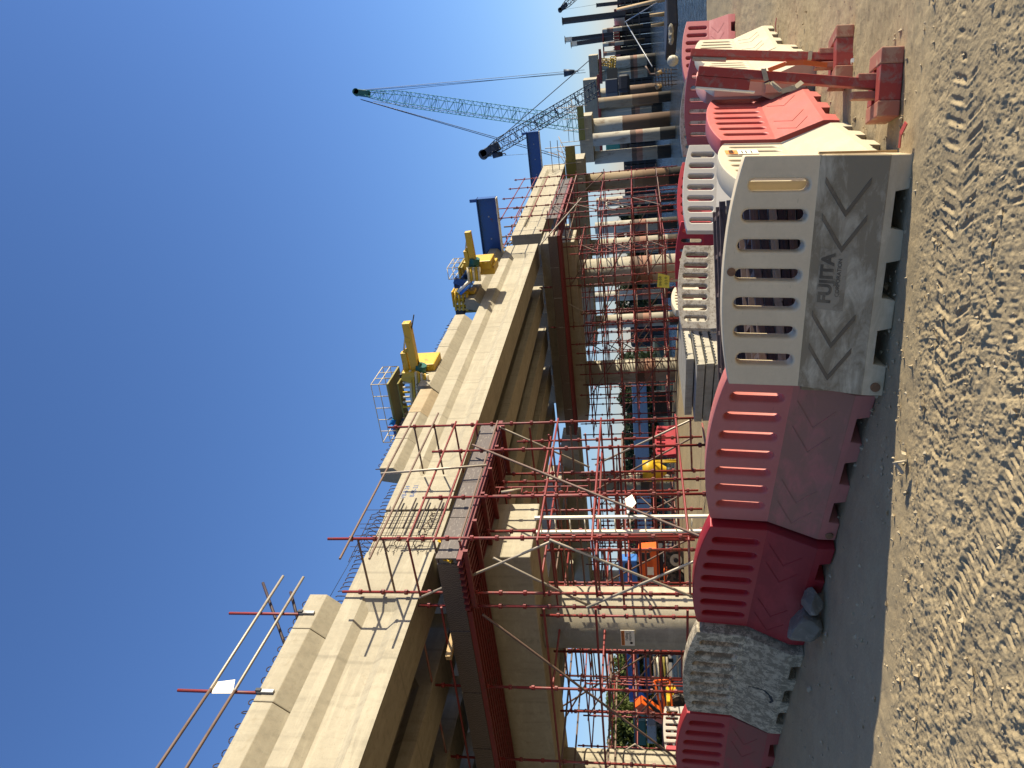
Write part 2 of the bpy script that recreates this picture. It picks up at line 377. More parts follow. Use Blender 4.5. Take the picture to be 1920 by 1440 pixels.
def relief(X, Y):
    near = 1 - sstep(9, 30, np.hypot(X, Y))
    h = fbm(X, Y, .9, 4, 3) * .05 * (1 - sstep(20, 60, np.hypot(X, Y)))
    h = h + fbm(X, Y, 7, 5, 11) * .016 * near
    # churned clods in the open part towards the viewer, flat swept strip by the barriers
    churn = sstep(4.75, 4.35, Y + .10 * X) * sstep(1.3, -.5, X) * (.25 + 1.0 * sstep(.3, .75, fbm(X, Y, 1.6, 3, 131) + .5))
    mid = sstep(4.9, 4.6, Y + .05 * X)
    cl = fbm(X, Y, 9, 4, 23, .6, True)
    cl2 = fbm(X * 1.3, Y, 18, 3, 41, .6)
    h = h + churn * (np.maximum(cl, -.10) * .014 + np.sign(cl2) * np.sqrt(np.abs(cl2)) * .006 + fbm(X, Y, 42, 3, 95, .6, True) * .011) + mid * (cl2 * .010 + cl * .008 + fbm(X, Y, 46, 3, 97, .6, True) * .008)
    h = h + sstep(.8, 2.4, X) * near * (fbm(X * .5, Y * 3.0, 5, 4, 51) * .035)
    def track(a, b, wd, per, slope, depth, chev, f0=0, f1=1):
        a = np.array(a[:2]); b = np.array(b[:2]); L = np.linalg.norm(b - a); d = (b - a) / L; n = np.array([-d[1], d[0]])
        u = (X - a[0]) * d[0] + (Y - a[1]) * d[1]; v = (X - a[0]) * n[0] + (Y - a[1]) * n[1]
        v = v + .05 * np.sin(u * 1.7) + .012 * fbm(X, Y, 6, 2, 61); av = np.abs(v)
        on = sstep(wd, wd * .9, av) * sstep(-.5, .1, u) * sstep(L + .5, L - .1, u)
        ph = (u / per + (av if chev else v) * slope + .18 * fbm(X, Y, 3, 2, 71)) % 1.0
        lug = sstep(.08, .18, ph) * sstep(.46, .36, ph) * sstep(.02, .05, av) * sstep(wd * .95, wd * .82, av)
        rim = np.exp(-((ph - .54) / .06) ** 2) * sstep(wd * .95, wd * .8, av)
        brk = sstep(.34, .62, .6 * vnoise(X * 4, Y * 4, 83) + .4 * vnoise(X * 13, Y * 13, 87)) 
        edge = np.exp(-((av - wd * 1.05) / .025) ** 2) * sstep(-.3, .2, u) * sstep(L + .3, L - .2, u)
        return on * (-lug * depth + rim * depth * .5) * (.12 + .88 * brk) + edge * depth * .5 * (.4 + vnoise(X * 9, Y * 9, 85)), on
    g = lambda x, y: on_ground(x, y)
    for args in ((g(1842, -40), g(1768, 800), .25, .105, 3.0, .0085, True), (g(1912, 900), g(1755, 1260), .12, .07, 1.2, .011, False),
                 (g(1935, 1180), g(1800, 1470), .12, .075, -1.4, .010, False), (g(1935, 330), g(1862, 800), .13, .07, 1.5, .007, False),
                 (g(1900, 560), g(1735, 1090), .10, .16, 1.0, .006, False)):
        t, on = track(*args); h = h * (1 - .35 * on) + t
    # one worn rut behind the stands
    return h
ang = np.concatenate([np.linspace(-180, -36, 40, endpoint=False), np.linspace(-36, -29.5, 16, endpoint=False), np.linspace(-29.5, 29.5, 800), np.linspace(30, 36, 16), np.linspace(40, 180, 40)])
rad = [.25, .6, 1.0, 1.5, 2.0, 2.4, 2.7]
while rad[-1] < 95:
    r_ = rad[-1]; rad.append(r_ + (.0075 if r_ < 5.2 else min(.0075 * (r_ / 5.2) ** 2.6, 1.6)))
rad = np.array(rad); AA, RR = np.meshgrid(np.radians(ang), rad)
GX = np.sin(AA) * RR; GY = np.cos(AA) * RR
hin = sstep(33, 29, np.abs(np.degrees(AA)))
GZ = terrain(GX, GY) + relief(GX, GY) * np.where(RR > 2.3, .25 + .75 * hin, .2)
nr, nc = GX.shape
def grid_mesh(name, X, Y, Z, mat, smooth=True):
    nr, nc = X.shape; me = bpy.data.meshes.new(name)
    me.vertices.add(nr * nc); me.vertices.foreach_set('co', np.stack([X, Y, Z], -1).astype(np.float32).ravel())
    i = (np.arange(nr - 1)[:, None] * nc + np.arange(nc - 1)[None, :]).ravel()
    q = np.stack([i, i + 1, i + nc + 1, i + nc], -1)[:, ::-1].astype(np.int32); nq = len(q)
    me.loops.add(nq * 4); me.loops.foreach_set('vertex_index', q.ravel()); me.polygons.add(nq)
    me.polygons.foreach_set('loop_start', np.arange(nq, dtype=np.int32) * 4); me.polygons.foreach_set('loop_total', np.full(nq, 4, np.int32))
    me.update(calc_edges=True); me.validate(); me.polygons.foreach_set('use_smooth', [smooth] * nq); me.materials.append(MATS[mat])
    o = bpy.data.objects.new(name, me); COL.objects.link(o); return o
structure(grid_mesh('ground', GX, GY, GZ, 'ground'))
# land further left and behind, same level, beyond the fine sheet
WATER = -1.7
wa = np.linspace(-4000, 4000, 60); wy = np.concatenate([np.linspace(15, 300, 20), np.linspace(400, 6000, 15)])
WX, WY = np.meshgrid(wa, wy); structure(grid_mesh('water', WX, WY, np.full_like(WX, WATER), 'water'))
# far bank: low wooded shore across the river
fx = np.linspace(-2500, 2500, 260); fy = np.array([0, 10, 25, 60, 400]); FX, FY = np.meshgrid(fx, fy)
prof = np.array([-3, 1.0, 5.5, 7.5, 9.])[:, None]
FZ = prof * (1 + 1.1 * fbm(FX, FX * 0, .01, 4, 5)) + np.where(prof > 2, fbm(FX, FX * 0 + FY, .09, 3, 9) * 4, 0)
structure(grid_mesh('far_bank', FX, FY + 420 + 120 * np.sin(FX * .002), FZ, 'far_land', False))

# ================================================================== BRIDGE
TF = -1.5
ZB, ZT = 6.44, 8.04
GR = .011
def gp(z, w_=.62):   # bulb tee profile (t,z) around its axis, outer face at +w_/2.. ; returned for a beam centred at t=0
    return z
HB = ZT - ZB
WF = .55            # half width of flanges
def prof_mid():
    a = WF; b = .40
    return [(-a, 0), (a, 0), (a, .30), (b, .50), (b, HB - .57), (a, HB - .40), (a, HB), (-a, HB), (-a, HB - .40), (-b, HB - .57), (-b, .50), (-a, .30)]
def prof_end():
    a = WF
    return [(-a, 0), (a, 0), (a, .30), (a, .50), (a, HB - .57), (a, HB - .40), (a, HB), (-a, HB), (-a, HB - .40), (-a, HB - .57), (-a, .50), (-a, .30)]
def girder_mesh(L):
    st = [(0, 0), (1.45, 0), (1.75, 1), (L * .33, 1), (L * .33 + .01, 1.0), (L - 1.75, 1), (L - 1.45, 0), (L, 0)]
    P0, P1 = prof_end(), prof_mid(); b = MB(); n = 12; rings = []
    for y, k in st:
        rings.append([(p0[0] * (1 - k) + p1[0] * k, y, p0[1]) for p0, p1 in zip(P0, P1)])
    vs = [p for r in rings for p in r]; fs = []
    for i in range(len(st) - 1):
        for j in range(n): fs.append((i * n + j, i * n + (j + 1) % n, (i + 1) * n + (j + 1) % n, (i + 1) * n + j))
    fs += [tuple(range(n - 1, -1, -1)), tuple(range((len(st) - 1) * n, len(st) * n))]
    return b.add(vs, fs)
spans = [(-21.0, 1.45), (3.1, 25.7), (27.6, 46.4)]
GT = [TF - WF - i * 2.25 for i in range(5)]
wo = ['near', 'second', 'third']
for k, (s0, s1) in enumerate(spans):
    me = girder_mesh(s1 - s0).mesh('bridge_girder', 'concrete')
    for i, t in enumerate(GT):
        M = brm(t, s0, ZB + GR * max(s0, 0)) @ Matrix.Rotation(math.atan(GR) if k else math.atan(GR * s1 / (s1 - s0)) * 0, 4, 'X')
        o = inst('bridge_girder', me, None, M)
        pos = ['outermost sunlit edge girder', 'shaded girder second from the sunlit edge', 'shaded middle girder, third from the sunlit edge', 'shaded girder fourth from the sunlit edge', 'shaded girder deepest under the deck'][i]
        tag(o, pos + ' of the ' + ['nearest span at the left', 'middle span', 'far span behind the second scaffold'][k], 'bridge girder', 'precast concrete bridge girders')
        if i == 0:
            for sy in (2.2, (s1 - s0) / 2, s1 - s0 - 2.2):      # cast seams on the edge beam
                pass
# deck planks between the girders so no light leaks through
for k, (s0, s1) in enumerate(spans[:2]):
    b = MB(); b.box((GT[-1] - .5, s0, ZT + .02 + GR * max(s0, 0)), (TF - .25, s1, ZT + .12 + GR * max(s0, 0)))
    o = b.build('deck_slab', 'concrete'); o.matrix_world = BR
    tag(o, ['concrete deck slab over the nearest span', 'concrete deck slab over the middle span'][k], 'deck slab')

GT2 = [-15.2 - i * 2.25 for i in range(4)]
for k, (s0, s1) in enumerate(spans[:2]):
    me = girder_mesh(s1 - s0).mesh('bridge_girder', 'concrete')
    for i, t in enumerate(GT2):
        o = inst('bridge_girder', me, None, brm(t, s0, ZB + GR * max(s0, 0)))
        tag(o, ['first', 'second', 'third', 'fourth'][i] + ' girder of the other carriageway, ' + ['nearest span', 'middle span'][k], 'bridge girder', 'precast concrete bridge girders')
    o = MB().box((GT2[-1] - .5, s0, ZT + .02 + GR * max(s0, 0)), (GT2[0] + .6, s1, ZT + .14 + GR * max(s0, 0))).build('deck_slab', 'concrete'); o.matrix_world = BR
    tag(o, ['concrete deck slab of the other carriageway, nearest span', 'concrete deck slab of the other carriageway, middle span'][k], 'deck slab')
# edge coping panels
def coping(s0, s1, dz, mat, label, dt=0):
    z = ZT + GR * max(s0, 0) + dz
    root = MB().prism([(-.44, .0), (-.20, .03), (.12, .36), (.12, .74), (-.30, .74)], 'y', 0.008, s1 - s0 - .008).build('coping_panel', mat, bevel=.012)
    root.matrix_world = brm(TF + dt, s0, z); tag(root, label, 'coping panel', 'precast edge panels along the deck')
    k = ('loop',)
    if k not in _inst:
        pts = [(0, 0, 0), (0, 0, .09), (-.02, 0, .13), (-.06, 0, .145), (-.10, 0, .13), (-.12, 0, .09), (-.12, 0, 0)]
        _inst[k] = MB().path(pts, .010, 5).mesh('rebar_loop', 'rebar_rust')
    n = max(2, int((s1 - s0) / .24)); 
    for i in range(n):
        inst('rebar_loop', _inst[k], root, Matrix.Translation((0.02, (i + .5) * (s1 - s0) / n, .735)) @ Matrix.Rotation(random.uniform(.9, 2.2), 4, 'Z'))
sA = [ont(*p, TF)[1] for p in ((600, 1122), (577, 1187), (505, 1325))]
bA = [sA[0], sA[1], sA[2]]
while bA[-1] > -14: bA.append(bA[-1] - 1.85)
names = ['shortest pale coping panel at the end of the nearest run, gripped by a guardrail post', 'long coping panel second from the end of the nearest run', 'coping panel third from the end of the nearest run, at the picture border']
for i in range(len(bA) - 1):
    coping(bA[i + 1], bA[i], 0, 'concrete', names[i] if i < 3 else 'coping panel %s from the end of the nearest run' % ['fourth', 'fifth', 'sixth', 'seventh', 'eighth', 'ninth', 'tenth'][i - 3])
s0 = ont(735, 885, TF)[1]; s1 = ont(800, 735, TF)[1]; s2 = ont(872, 597, TF)[1]; s3 = ont(882, 567, TF)[1]; s4 = ont(945, 465, TF)[1]
xs = np.linspace(s0, s1, 4); lb = ['end panel of the middle run, above the scaffold guardrail', 'coping panel in the middle of the scaffold top', 'brownish stained coping panel next to the step in the run']
for i in range(3): coping(xs[i], xs[i + 1], -.10, 'concrete_brown' if i == 2 else 'concrete', lb[i], .0)
xs = np.linspace(s1 + .1, s2, 5); lb = ['first raised coping panel past the brownish one', 'second raised coping panel past the brownish one', 'third raised coping panel past the brownish one', 'last raised coping panel before the gap showing yellow machinery']
for i in range(4): coping(xs[i], xs[i + 1], .0, 'concrete', lb[i], .06)
xs = np.linspace(s3, s4, 6); lb = ['first far coping panel after the gap', 'second far coping panel after the gap', 'third far coping panel after the gap', 'fourth far coping panel after the gap', 'farthest coping panel, in front of the long blue beam']
for i in range(5): coping(xs[i], xs[i + 1], -.06 if i < 2 else .02, 'concrete', lb[i], .0)

# piers : cap, columns
def pier(label, s, t0, t1, zb, zt, w_, cols, mats, rad_, base=-3.5, capmat='concrete_cap', upstand=True):
    root = empty('bridge_pier', brm(0, s, 0), label, 'bridge pier')
    b = MB().box((t1, -w_ / 2, zb), (t0, w_ / 2, zt)); o = b.build('pier_cap', capmat, root, bevel=.03)
    for (t, r_, m_) in zip(cols, rad_, mats):
        b = MB(); b.tube((t, 0, base), (t, 0, zb + .02), r_, 32); b.build('column', m_, root)
    return root
p1 = pier('nearest bridge pier with a pale round column wrapped in red scaffold', 2.27, TF, -13, 4.25, 6.36, 2.0, [-4.13, -9.9], ['concrete_pier'] * 2, [.72, .72])
root = p1
for t in GT: MB().box((t - .3, -.75, 6.36), (t + .3, -.3, 6.44)).build('bearing', 'dark_steel', root)
for z in (4.9, 5.15): MB().box((TF + .002, -.95, z), (TF + .004, .5, z + .006)).build('form_seam', 'ink_grime', root)
def tcol(y, s, x=1160): return ons(x, y, s)[0]
p2 = pier('second bridge pier under the middle span, column bases banded reddish brown', 26.7, TF, tcol(775, 26.7, 1060), 4.9, 6.62, 2.2, [tcol(509, 26.7), tcol(698, 26.7)], ['pile_banded'] * 2, [.73, .70])
p2b = pier('pier of the second carriageway, its column behind the yellow hopper', 26.7, tcol(818, 26.7, 1080), tcol(1180, 26.7, 1080), ons(1094, 900, 26.7)[2], 6.6, 2.2, [tcol(907, 26.7), tcol(1090, 26.7)], ['pile_banded'] * 2, [.7, .7])
p3 = pier('third bridge pier carrying the far end of the far span', 47.2, tcol(292, 47.2, 1096), tcol(640, 47.2, 1100), ons(1096, 292, 47.2)[2], 6.9, 2.2, [tcol(338, 47.2), tcol(461, 47.2), tcol(602, 47.2)], ['pile_rust', 'pile_banded', 'pile_banded'], [.64, .62, .55])
p4 = pier('fourth pier standing in the river with a dark brown steel-cased column', 71, tcol(213, 71, 1108), tcol(300, 71, 1108), ons(1110, 213, 71)[2], ons(1085, 213, 71)[2], 2.6, [tcol(236, 71), tcol(292, 71)], ['pile_half', 'pile_banded'], [.95, .66], -4)
p5 = pier('fifth pier with a long blue-grey cap and a sunlit end face', 96, tcol(147, 96, 1108), tcol(300, 96, 1108), ons(1119, 150, 96)[2], ons(1094, 150, 96)[2], 3.0, [tcol(167, 96), tcol(175, 96), tcol(203, 96), tcol(212, 96)], ['pile_rust', 'pile_half', 'pile_rust', 'pile_banded'], [.3, .8, .4, .7], -4)
p6 = pier('sixth and farthest pier cap beyond the long blue-grey cap', 122, tcol(103, 122, 1108), tcol(170, 122, 1108), ons(1121, 104, 122)[2], ons(1104, 104, 122)[2], 3.0, [tcol(118, 122), tcol(140, 122)], ['pile_banded'] * 2, [.9, .8], -4)
for k, (y_, r_, x0_, m_) in enumerate(((258, .55, 1112, 'pile_banded'), (377, .45, 1118, 'pile_banded'), (398, .40, 1120, 'pile_rust'), (425, .55, 1116, 'pile_banded'), (555, .5, 1112, 'pile_banded'), (190, .5, 1122, 'pile_rust'))):
    t_ = tcol(y_, 60 + 4 * (k % 3)); zt_ = ons(x0_, y_, 60 + 4 * (k % 3))[2]
    o = MB().tube((0, 0, -4), (0, 0, zt_), r_, 20).build('casing_pile', m_); o.matrix_world = brm(t_, 60 + 4 * (k % 3), 0)
    tag(o, ['slim grey pile between the third and fourth piers', 'pale pile left of the hung hose loop', 'thin rusty pile beside the pale one under the far span', 'banded pile seen through the second scaffold', 'banded pile left of the second pier column', 'rusty pile among the fifth pier columns'][k], 'pile', 'piles standing in the river')
# steel edge brackets and forms on piers three and four
def cap_forms(s, y0, y1, xa, xb, lab):
    t0 = tcol(y0, s, xa); t1 = tcol(y1, s, xa); za = ons(xb, y0, s)[2]; zb_ = ons(xa, y0, s)[2]
    r_ = empty('cap_formwork', brm(0, s, 0), lab, 'formwork')
    MB().box((t1, -1.5, za), (t0, -1.35, zb_)).build('form_panel', 'steel_olive', r_)
    k = int((t0 - t1) / .9)
    for i in range(k + 1):
        t = t1 + (t0 - t1) * i / k
        tube_part(r_, 'guard_post', (t, -1.55, za - .4), (t, -1.55, zb_ + 1.4 + .6 * random.random()), .03, 'scaffold_grey')
    for dz in (.5, 1.0): tube_part(r_, 'guard_rail', (t1, -1.58, zb_ + dz), (t0 + .5, -1.58, zb_ + dz), .025, 'scaffold_grey')
    for i in range(5): tube_part(r_, 'strut', (t0 - .3 - i * .25, -1.5, zb_), (t0 + random.uniform(-.6, .8), -1.2 + random.random() * .6, zb_ + random.uniform(.3, 1.3)), .02, 'timber_pale')
cap_forms(46.0, 268, 330, 1062, 1080, 'olive steel formwork with guard posts on the third pier cap')
cap_forms(69.6, 196, 260, 1083, 1095, 'olive steel formwork with guard posts on the fourth pier cap')
# blue transverse launching beams over piers two and three
def blue_beam(s, ya, yb, x0, x1, lab):
    za = ons(x1, ya, s)[2]; zb_ = ons(x0, ya, s)[2]; t0 = ons(x1, ya, s)[0]; t1 = ons(x1, yb, s)[0] - 1
    r_ = empty('blue_launching_beam', brm(t0, s, za), lab, 'steel beam', 'blue transverse beams on the deck')
    L = t0 - t1; H_ = zb_ - za
    MB().box((-L, -.03, .04), (0, .03, H_ - .04)).build('web', 'steel_blue', r_)
    MB().box((-L, -.22, 0), (0, .22, .04)).build('lower_flange', 'white_metal', r_); MB().box((-L, -.22, H_ - .04), (0.05, .22, H_)).build('upper_flange', 'steel_blue', r_)  # pale lower flange: sunlight on the blue beam's flange put into its colour
    MB().box((0, -.2, .04), (.03, .2, H_ - .04)).build('end_plate', 'steel_blue', r_); MB().box((-.15, -.05, H_), (.0, .05, H_ + .35)).build('end_stop', 'steel_blue', r_)
    for q in (.2, .45, .7): MB().tube((-L * q, -.04, H_ * .5), (-L * q, -.06, H_ * .5), .04, 8).build('bolt', 'grey_steel', r_)
blue_beam(25.0, 370, 500, 893, 931, 'large blue steel beam jutting over the deck edge past the far coping panels')
blue_beam(48.0, 246, 335, 986, 1011, 'smaller, farther blue steel beam behind the end of the far span')

# ================================================================== WATER-FILLED BARRIERS
BL, HIP = 1.5, .50
def topz(x): return 1.035 - .085 * (abs(x) / (BL / 2)) ** 2.2
def barrier_mesh(mat):
    b = MB(); th = .075; n = 7; x_0 = -BL / 2 + .085; cw = (BL - .17) / n
    for side in (-1, 1):
        y = side * th
        for i in range(n):
            X0 = x_0 + i * cw; X1 = X0 + cw; xc = (X0 + X1) / 2; hw = .040; zb = HIP + .085; zt = topz(xc) - .115
            ci = [(xc + hw, zb), (xc + hw, zt)] + [(xc + hw * math.cos(R(a)), zt + hw * math.sin(R(a))) for a in (30, 60, 90, 120, 150)] + [(xc - hw, zt), (xc - hw, zb)] + \
                 [(xc + hw * math.cos(R(a)), zb + hw * math.sin(R(a))) for a in (210, 240, 270, 300, 330)]
            T0, T1, TM = topz(X0), topz(X1), topz(xc)
            co_ = [(X1, zb), (X1, zt), (X1, (zt + T1) / 2), (X1, T1), (xc, TM), (X0, T0), (X0, (zt + T0) / 2), (X0, zt), (X0, zb), (X0, (zb + HIP) / 2), (X0, HIP), (xc, HIP), (X1, HIP), (X1, (zb + HIP) / 2)]
            m_ = len(ci); inn = [(p[0], y - side * .012, p[1]) for p in ci]
            # soft lip : ring slightly wider on the face
            lip = [(xc + (p[0] - xc) * 1.28, y, (zb + zt) / 2 + (p[1] - (zb + zt) / 2) * 1.045) for p in ci]
            out = [(p[0], y, p[1]) for p in co_]
            b.add(out + lip, [(k, (k + 1) % m_, m_ + (k + 1) % m_, m_ + k) for k in range(m_)])
            b.add(lip + inn, [(k, (k + 1) % m_, m_ + (k + 1) % m_, m_ + k) for k in range(m_)], True)
            if side == 1:
                b.add(inn + [(p[0], -th + .012, p[1]) for p in ci], [(k, (k + 1) % m_, m_ + (k + 1) % m_, m_ + k) for k in range(m_)], True)
        for X0, X1 in ((-BL / 2, x_0), (x_0 + n * cw, BL / 2)):
            b.add([(X0, y, HIP), (X1, y, HIP), (X1, y, topz(X1)), (X0, y, topz(X0))], [(0, 1, 2, 3)])
        yb = side * .225
        b.add([(-BL / 2, y, HIP), (BL / 2, y, HIP), (BL / 2, yb, .135), (-BL / 2, yb, .135)], [(0, 1, 2, 3)])
        b.add([(-BL / 2, yb, .135), (BL / 2, yb, .135), (BL / 2, yb, .085), (-BL / 2, yb, .085)], [(0, 1, 2, 3)])
    xs = [-BL / 2] + [x_0 + i * cw / 2 for i in range(2 * n + 1)] + [BL / 2]
    for a, c in zip(xs, xs[1:]): b.add([(a, -th, topz(a)), (c, -th, topz(c)), (c, th, topz(c)), (a, th, topz(a))], [(0, 1, 2, 3)], True)
    for x in (-BL / 2, BL / 2):
        b.add([(x, -th, topz(x)), (x, th, topz(x)), (x, th, HIP), (x, .225, .135), (x, .225, .085), (x, -.225, .085), (x, -.225, .135), (x, -th, HIP)], [tuple(range(8))])
    b.add([(-BL / 2, -.225, .085), (BL / 2, -.225, .085), (BL / 2, .225, .085), (-BL / 2, .225, .085)], [(0, 1, 2, 3)])
    for k in range(4):
        a = -BL / 2 + k * BL * 2 / 7; c = a + BL / 7
        pts = [(a, -.225), (c, -.225), (c, .225), (a, .225)]; e = [0 if k == 0 else .018, 0 if k == 3 else .018]
        lo = [(a + e[0], -.22), (c - e[1], -.22), (c - e[1], .22), (a + e[0], .22)]
        b.add([(p[0], p[1], .085) for p in pts] + [(p[0], p[1], 0) for p in lo], [(0, 1, 5, 4), (1, 2, 6, 5), (2, 3, 7, 6), (3, 0, 4, 7), (4, 5, 6, 7)])
    return b.mesh('water_barrier', mat, weld=True)
SLN = Vector((0, .365, .157)).normalized()
def chev_mesh(mat, big):
    # V lying on its side on the sloping lower face (front, -y)
    key = ('chev', mat, big)
    if key in _inst: return _inst[key]
    b = MB(); d = .006
    def P(x, z, o):   # point on front sloped face
        y = -.075 - (HIP - z) * (.150 / .365); return (x, y - o * .92, z - o * .4)
    wd = .036 if big else .012
    for (xa, za, xb, zb_) in ((0.20, .46, 0.0, .335), (0.0, .335, .20, .22)):
        q = []
        for o_ in (-.002, d):
            q += [P(xa, za, o_), P(xa + wd, za, o_), P(xb + wd, zb_, o_), P(xb, zb_, o_)]
        b.hexa(q)
    _inst[key] = b.mesh('chevron_mark', mat); return _inst[key]
def plug_mesh():
    if 'plug' not in _inst:
        b = MB().tube((0, .01, 0), (0, -.012, 0), .030, 14); b.box((-.022, -.016, -.006), (.022, -.011, .006)); b.box((-.006, -.016, -.022), (.006, -.011, .022)); _inst['plug'] = b.mesh('drain_plug', 'plug_brown')
    return _inst['plug']
BM = {}
def barrier(pl, pr, mat, label, group=None, chev=None, plug=False, zoff=0, big=False, tilt=0, connector=True):
    """pl / pr : ground points (x,y) of the left and right bottom corners of the face turned to the viewer"""
    if mat not in BM: BM[mat] = barrier_mesh(mat)
    pl = Vector((pl[0], pl[1], gz(pl[0], pl[1]) + zoff)); pr = Vector((pr[0], pr[1], gz(pr[0], pr[1]) + zoff))
    ex = (pr - pl).normalized(); m2 = (pl + pr) / 2; up = Vector((-(gz(m2.x + .3, m2.y) - gz(m2.x - .3, m2.y)) / .6, -(gz(m2.x, m2.y + .3) - gz(m2.x, m2.y - .3)) / .6, 1)); ey = up.cross(ex).normalized(); ez = ex.cross(ey)
    if tilt: q = Quaternion(ex, tilt); ey = q @ ey; ez = q @ ez
    c = (pl + pr) / 2 + ey * .225
    M = Matrix(((ex.x, ey.x, ez.x, c.x), (ex.y, ey.y, ez.y, c.y), (ex.z, ey.z, ez.z, c.z - .004), (0, 0, 0, 1)))
    o = inst('water_barrier', BM[mat], None, M); bev(o, .012, 2); tag(o, label, 'barrier', group)
    for cx in (chev if chev is not None else ()): inst('chevron_mark', chev_mesh('chevron_grime' if big else mat, big), o, Matrix.Translation((cx, 0, 0)))
    if plug: inst('drain_plug', plug_mesh(), o, Matrix.Translation((-BL / 2 + .06, -.226, .055)))
    if connector:
        k = ('conn', mat)
        if k not in _inst: _inst[k] = MB().box((0, -.045, .1), (.035, .045, .47)).mesh('connector_lip', mat)
        inst('connector_lip', _inst[k], o, Matrix.Translation((-BL / 2 - .034, 0, 0)))
    return o
G1 = 'barriers in the front row'; G2 = 'barriers in the row leading away on the right'; G3 = 'barriers facing the viewer further back'
g = on_ground
def dirpt(p, q, L=BL):
    p = np.array(p[:2]); q = np.array(q[:2]); return tuple(p + (q - p) / np.linalg.norm(q - p) * L)
CH = (-.68, -.44, .12, .36)
pR = g(1716, 288); pL = dirpt(pR, g(1656, 730))
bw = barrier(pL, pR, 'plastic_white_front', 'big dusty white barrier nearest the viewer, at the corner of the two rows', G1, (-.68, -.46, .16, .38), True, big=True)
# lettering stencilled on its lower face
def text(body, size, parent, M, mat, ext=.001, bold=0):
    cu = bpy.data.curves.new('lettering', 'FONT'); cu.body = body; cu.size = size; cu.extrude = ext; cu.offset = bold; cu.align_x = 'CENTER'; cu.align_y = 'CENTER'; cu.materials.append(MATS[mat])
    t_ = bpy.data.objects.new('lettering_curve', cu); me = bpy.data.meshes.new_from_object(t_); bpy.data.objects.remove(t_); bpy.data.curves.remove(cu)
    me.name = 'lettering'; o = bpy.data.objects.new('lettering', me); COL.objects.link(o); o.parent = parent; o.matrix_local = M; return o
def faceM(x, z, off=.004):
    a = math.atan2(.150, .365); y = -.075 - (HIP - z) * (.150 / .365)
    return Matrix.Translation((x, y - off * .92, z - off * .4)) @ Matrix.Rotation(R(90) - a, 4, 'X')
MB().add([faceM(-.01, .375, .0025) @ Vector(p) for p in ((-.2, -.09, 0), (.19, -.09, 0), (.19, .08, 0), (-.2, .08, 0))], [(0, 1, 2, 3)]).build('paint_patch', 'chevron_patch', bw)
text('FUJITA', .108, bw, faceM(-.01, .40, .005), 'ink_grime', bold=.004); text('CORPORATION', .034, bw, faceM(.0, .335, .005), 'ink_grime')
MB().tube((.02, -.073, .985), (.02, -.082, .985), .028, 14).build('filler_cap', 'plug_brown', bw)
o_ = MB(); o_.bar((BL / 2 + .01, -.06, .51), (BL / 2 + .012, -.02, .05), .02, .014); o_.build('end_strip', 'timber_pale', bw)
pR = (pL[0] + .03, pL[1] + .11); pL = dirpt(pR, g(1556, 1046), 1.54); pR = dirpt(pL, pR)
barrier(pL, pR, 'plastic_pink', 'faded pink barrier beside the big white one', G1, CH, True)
fp = MB()
pR = (pL[0] - .07, pL[1] - .02); pL = dirpt(pR, (-2.80, 7.66)); o = barrier(pL, pR, 'plastic_dark_red', 'dark red barrier with grey rocks at its foot', G1, CH)
pR = (pL[0] - .08, pL[1] - .03); pL = dirpt(pR, (-4.0, 8.52)); dw = barrier(pL, pR, 'plastic_white_scraped', 'scraped and dirty white barrier with a split lower corner', G1, ())
ck = MB()
pts = [(-.05, .40), (-.02, .33), (.0, .26), (-.05, .20), (-.12, .17), (-.17, .19)]
for (xa, za), (xb, zb_), wd in zip(pts, pts[1:], (.006, .012, .02, .03, .022)):
    f1 = faceM(xa, za, .0015) @ Vector((0, 0, 0)); f2 = faceM(xb, zb_, .0015) @ Vector((0, 0, 0)); ck.bar(f1, f2, wd, .004, (0, -1, .4))
ck.build('split', 'ink_black', dw)
pR = (pL[0] - .02, pL[1] + .05); pL = dirpt(pR, (pR[0] - 1.25, pR[1] + .85)); barrier(pL, pR, 'plastic_red_left', 'dusty red barrier at the far left end of the front row', G1, CH)
pR = (pL[0] - .03, pL[1] + .06); pL = dirpt(pR, (pR[0] - 1.35, pR[1] + .75)); barrier(pL, pR, 'plastic_white_front', 'white barrier past the left picture border, next after the dusty red one', G1, CH)
# right-hand row, turned so that its far side (the sunlit one) faces right ; face towards the viewer's left
def rowb(a, b, mat, label, **k):
    # a near toe, b far toe of the right-hand (sunlit) side
    a = np.array(a[:2]); b = a + (np.array(b[:2]) - a) / np.linalg.norm(np.array(b[:2]) - a) * BL
    return barrier(tuple(a), tuple(b), mat, label, G2, **k)
w2 = rowb((1.33, 5.16), (2.06, 6.68), 'plastic_cream', 'sunlit white barrier with an orange label, directly behind the corner', chev=())
def on_obj(o, x, y, yl=-.0765):
    Mi = o.matrix_world.inverted(); p = Mi @ Vector(O); d = Mi.to_3x3() @ Vector(ray(x, y)); return p + d * ((yl - p.y) / d.y)
la, lb_ = on_obj(w2, 1376, 289), on_obj(w2, 1357, 262)
lx, lz = min(la.x, lb_.x), (la.z + lb_.z) / 2
MB().box((lx, -.079, lz - .045), (lx + .16, -.076, lz + .045)).build('orange_label', 'sign_orange', w2)
text('FUJITA', .05, w2, Matrix.Translation((lx + .08, -.0805, lz)) @ Matrix.Rotation(R(90), 4, 'X'), 'ink_black')
MB().box((lx, -.079, lz - .20), (lx + .17, -.0765, lz - .05)).build('white_label', 'paper_white', w2)
for k, z in enumerate((.08, .11, .15)): MB().box((lx + .02, -.0805, lz - z - .005), (lx + .13, -.0792, lz - z + .005)).build('label_line', 'ink_black', w2)
rowb((2.08, 6.76), (2.70, 7.75), 'plastic_red_lit', 'sunlit faded red barrier between two white ones', chev=CH)
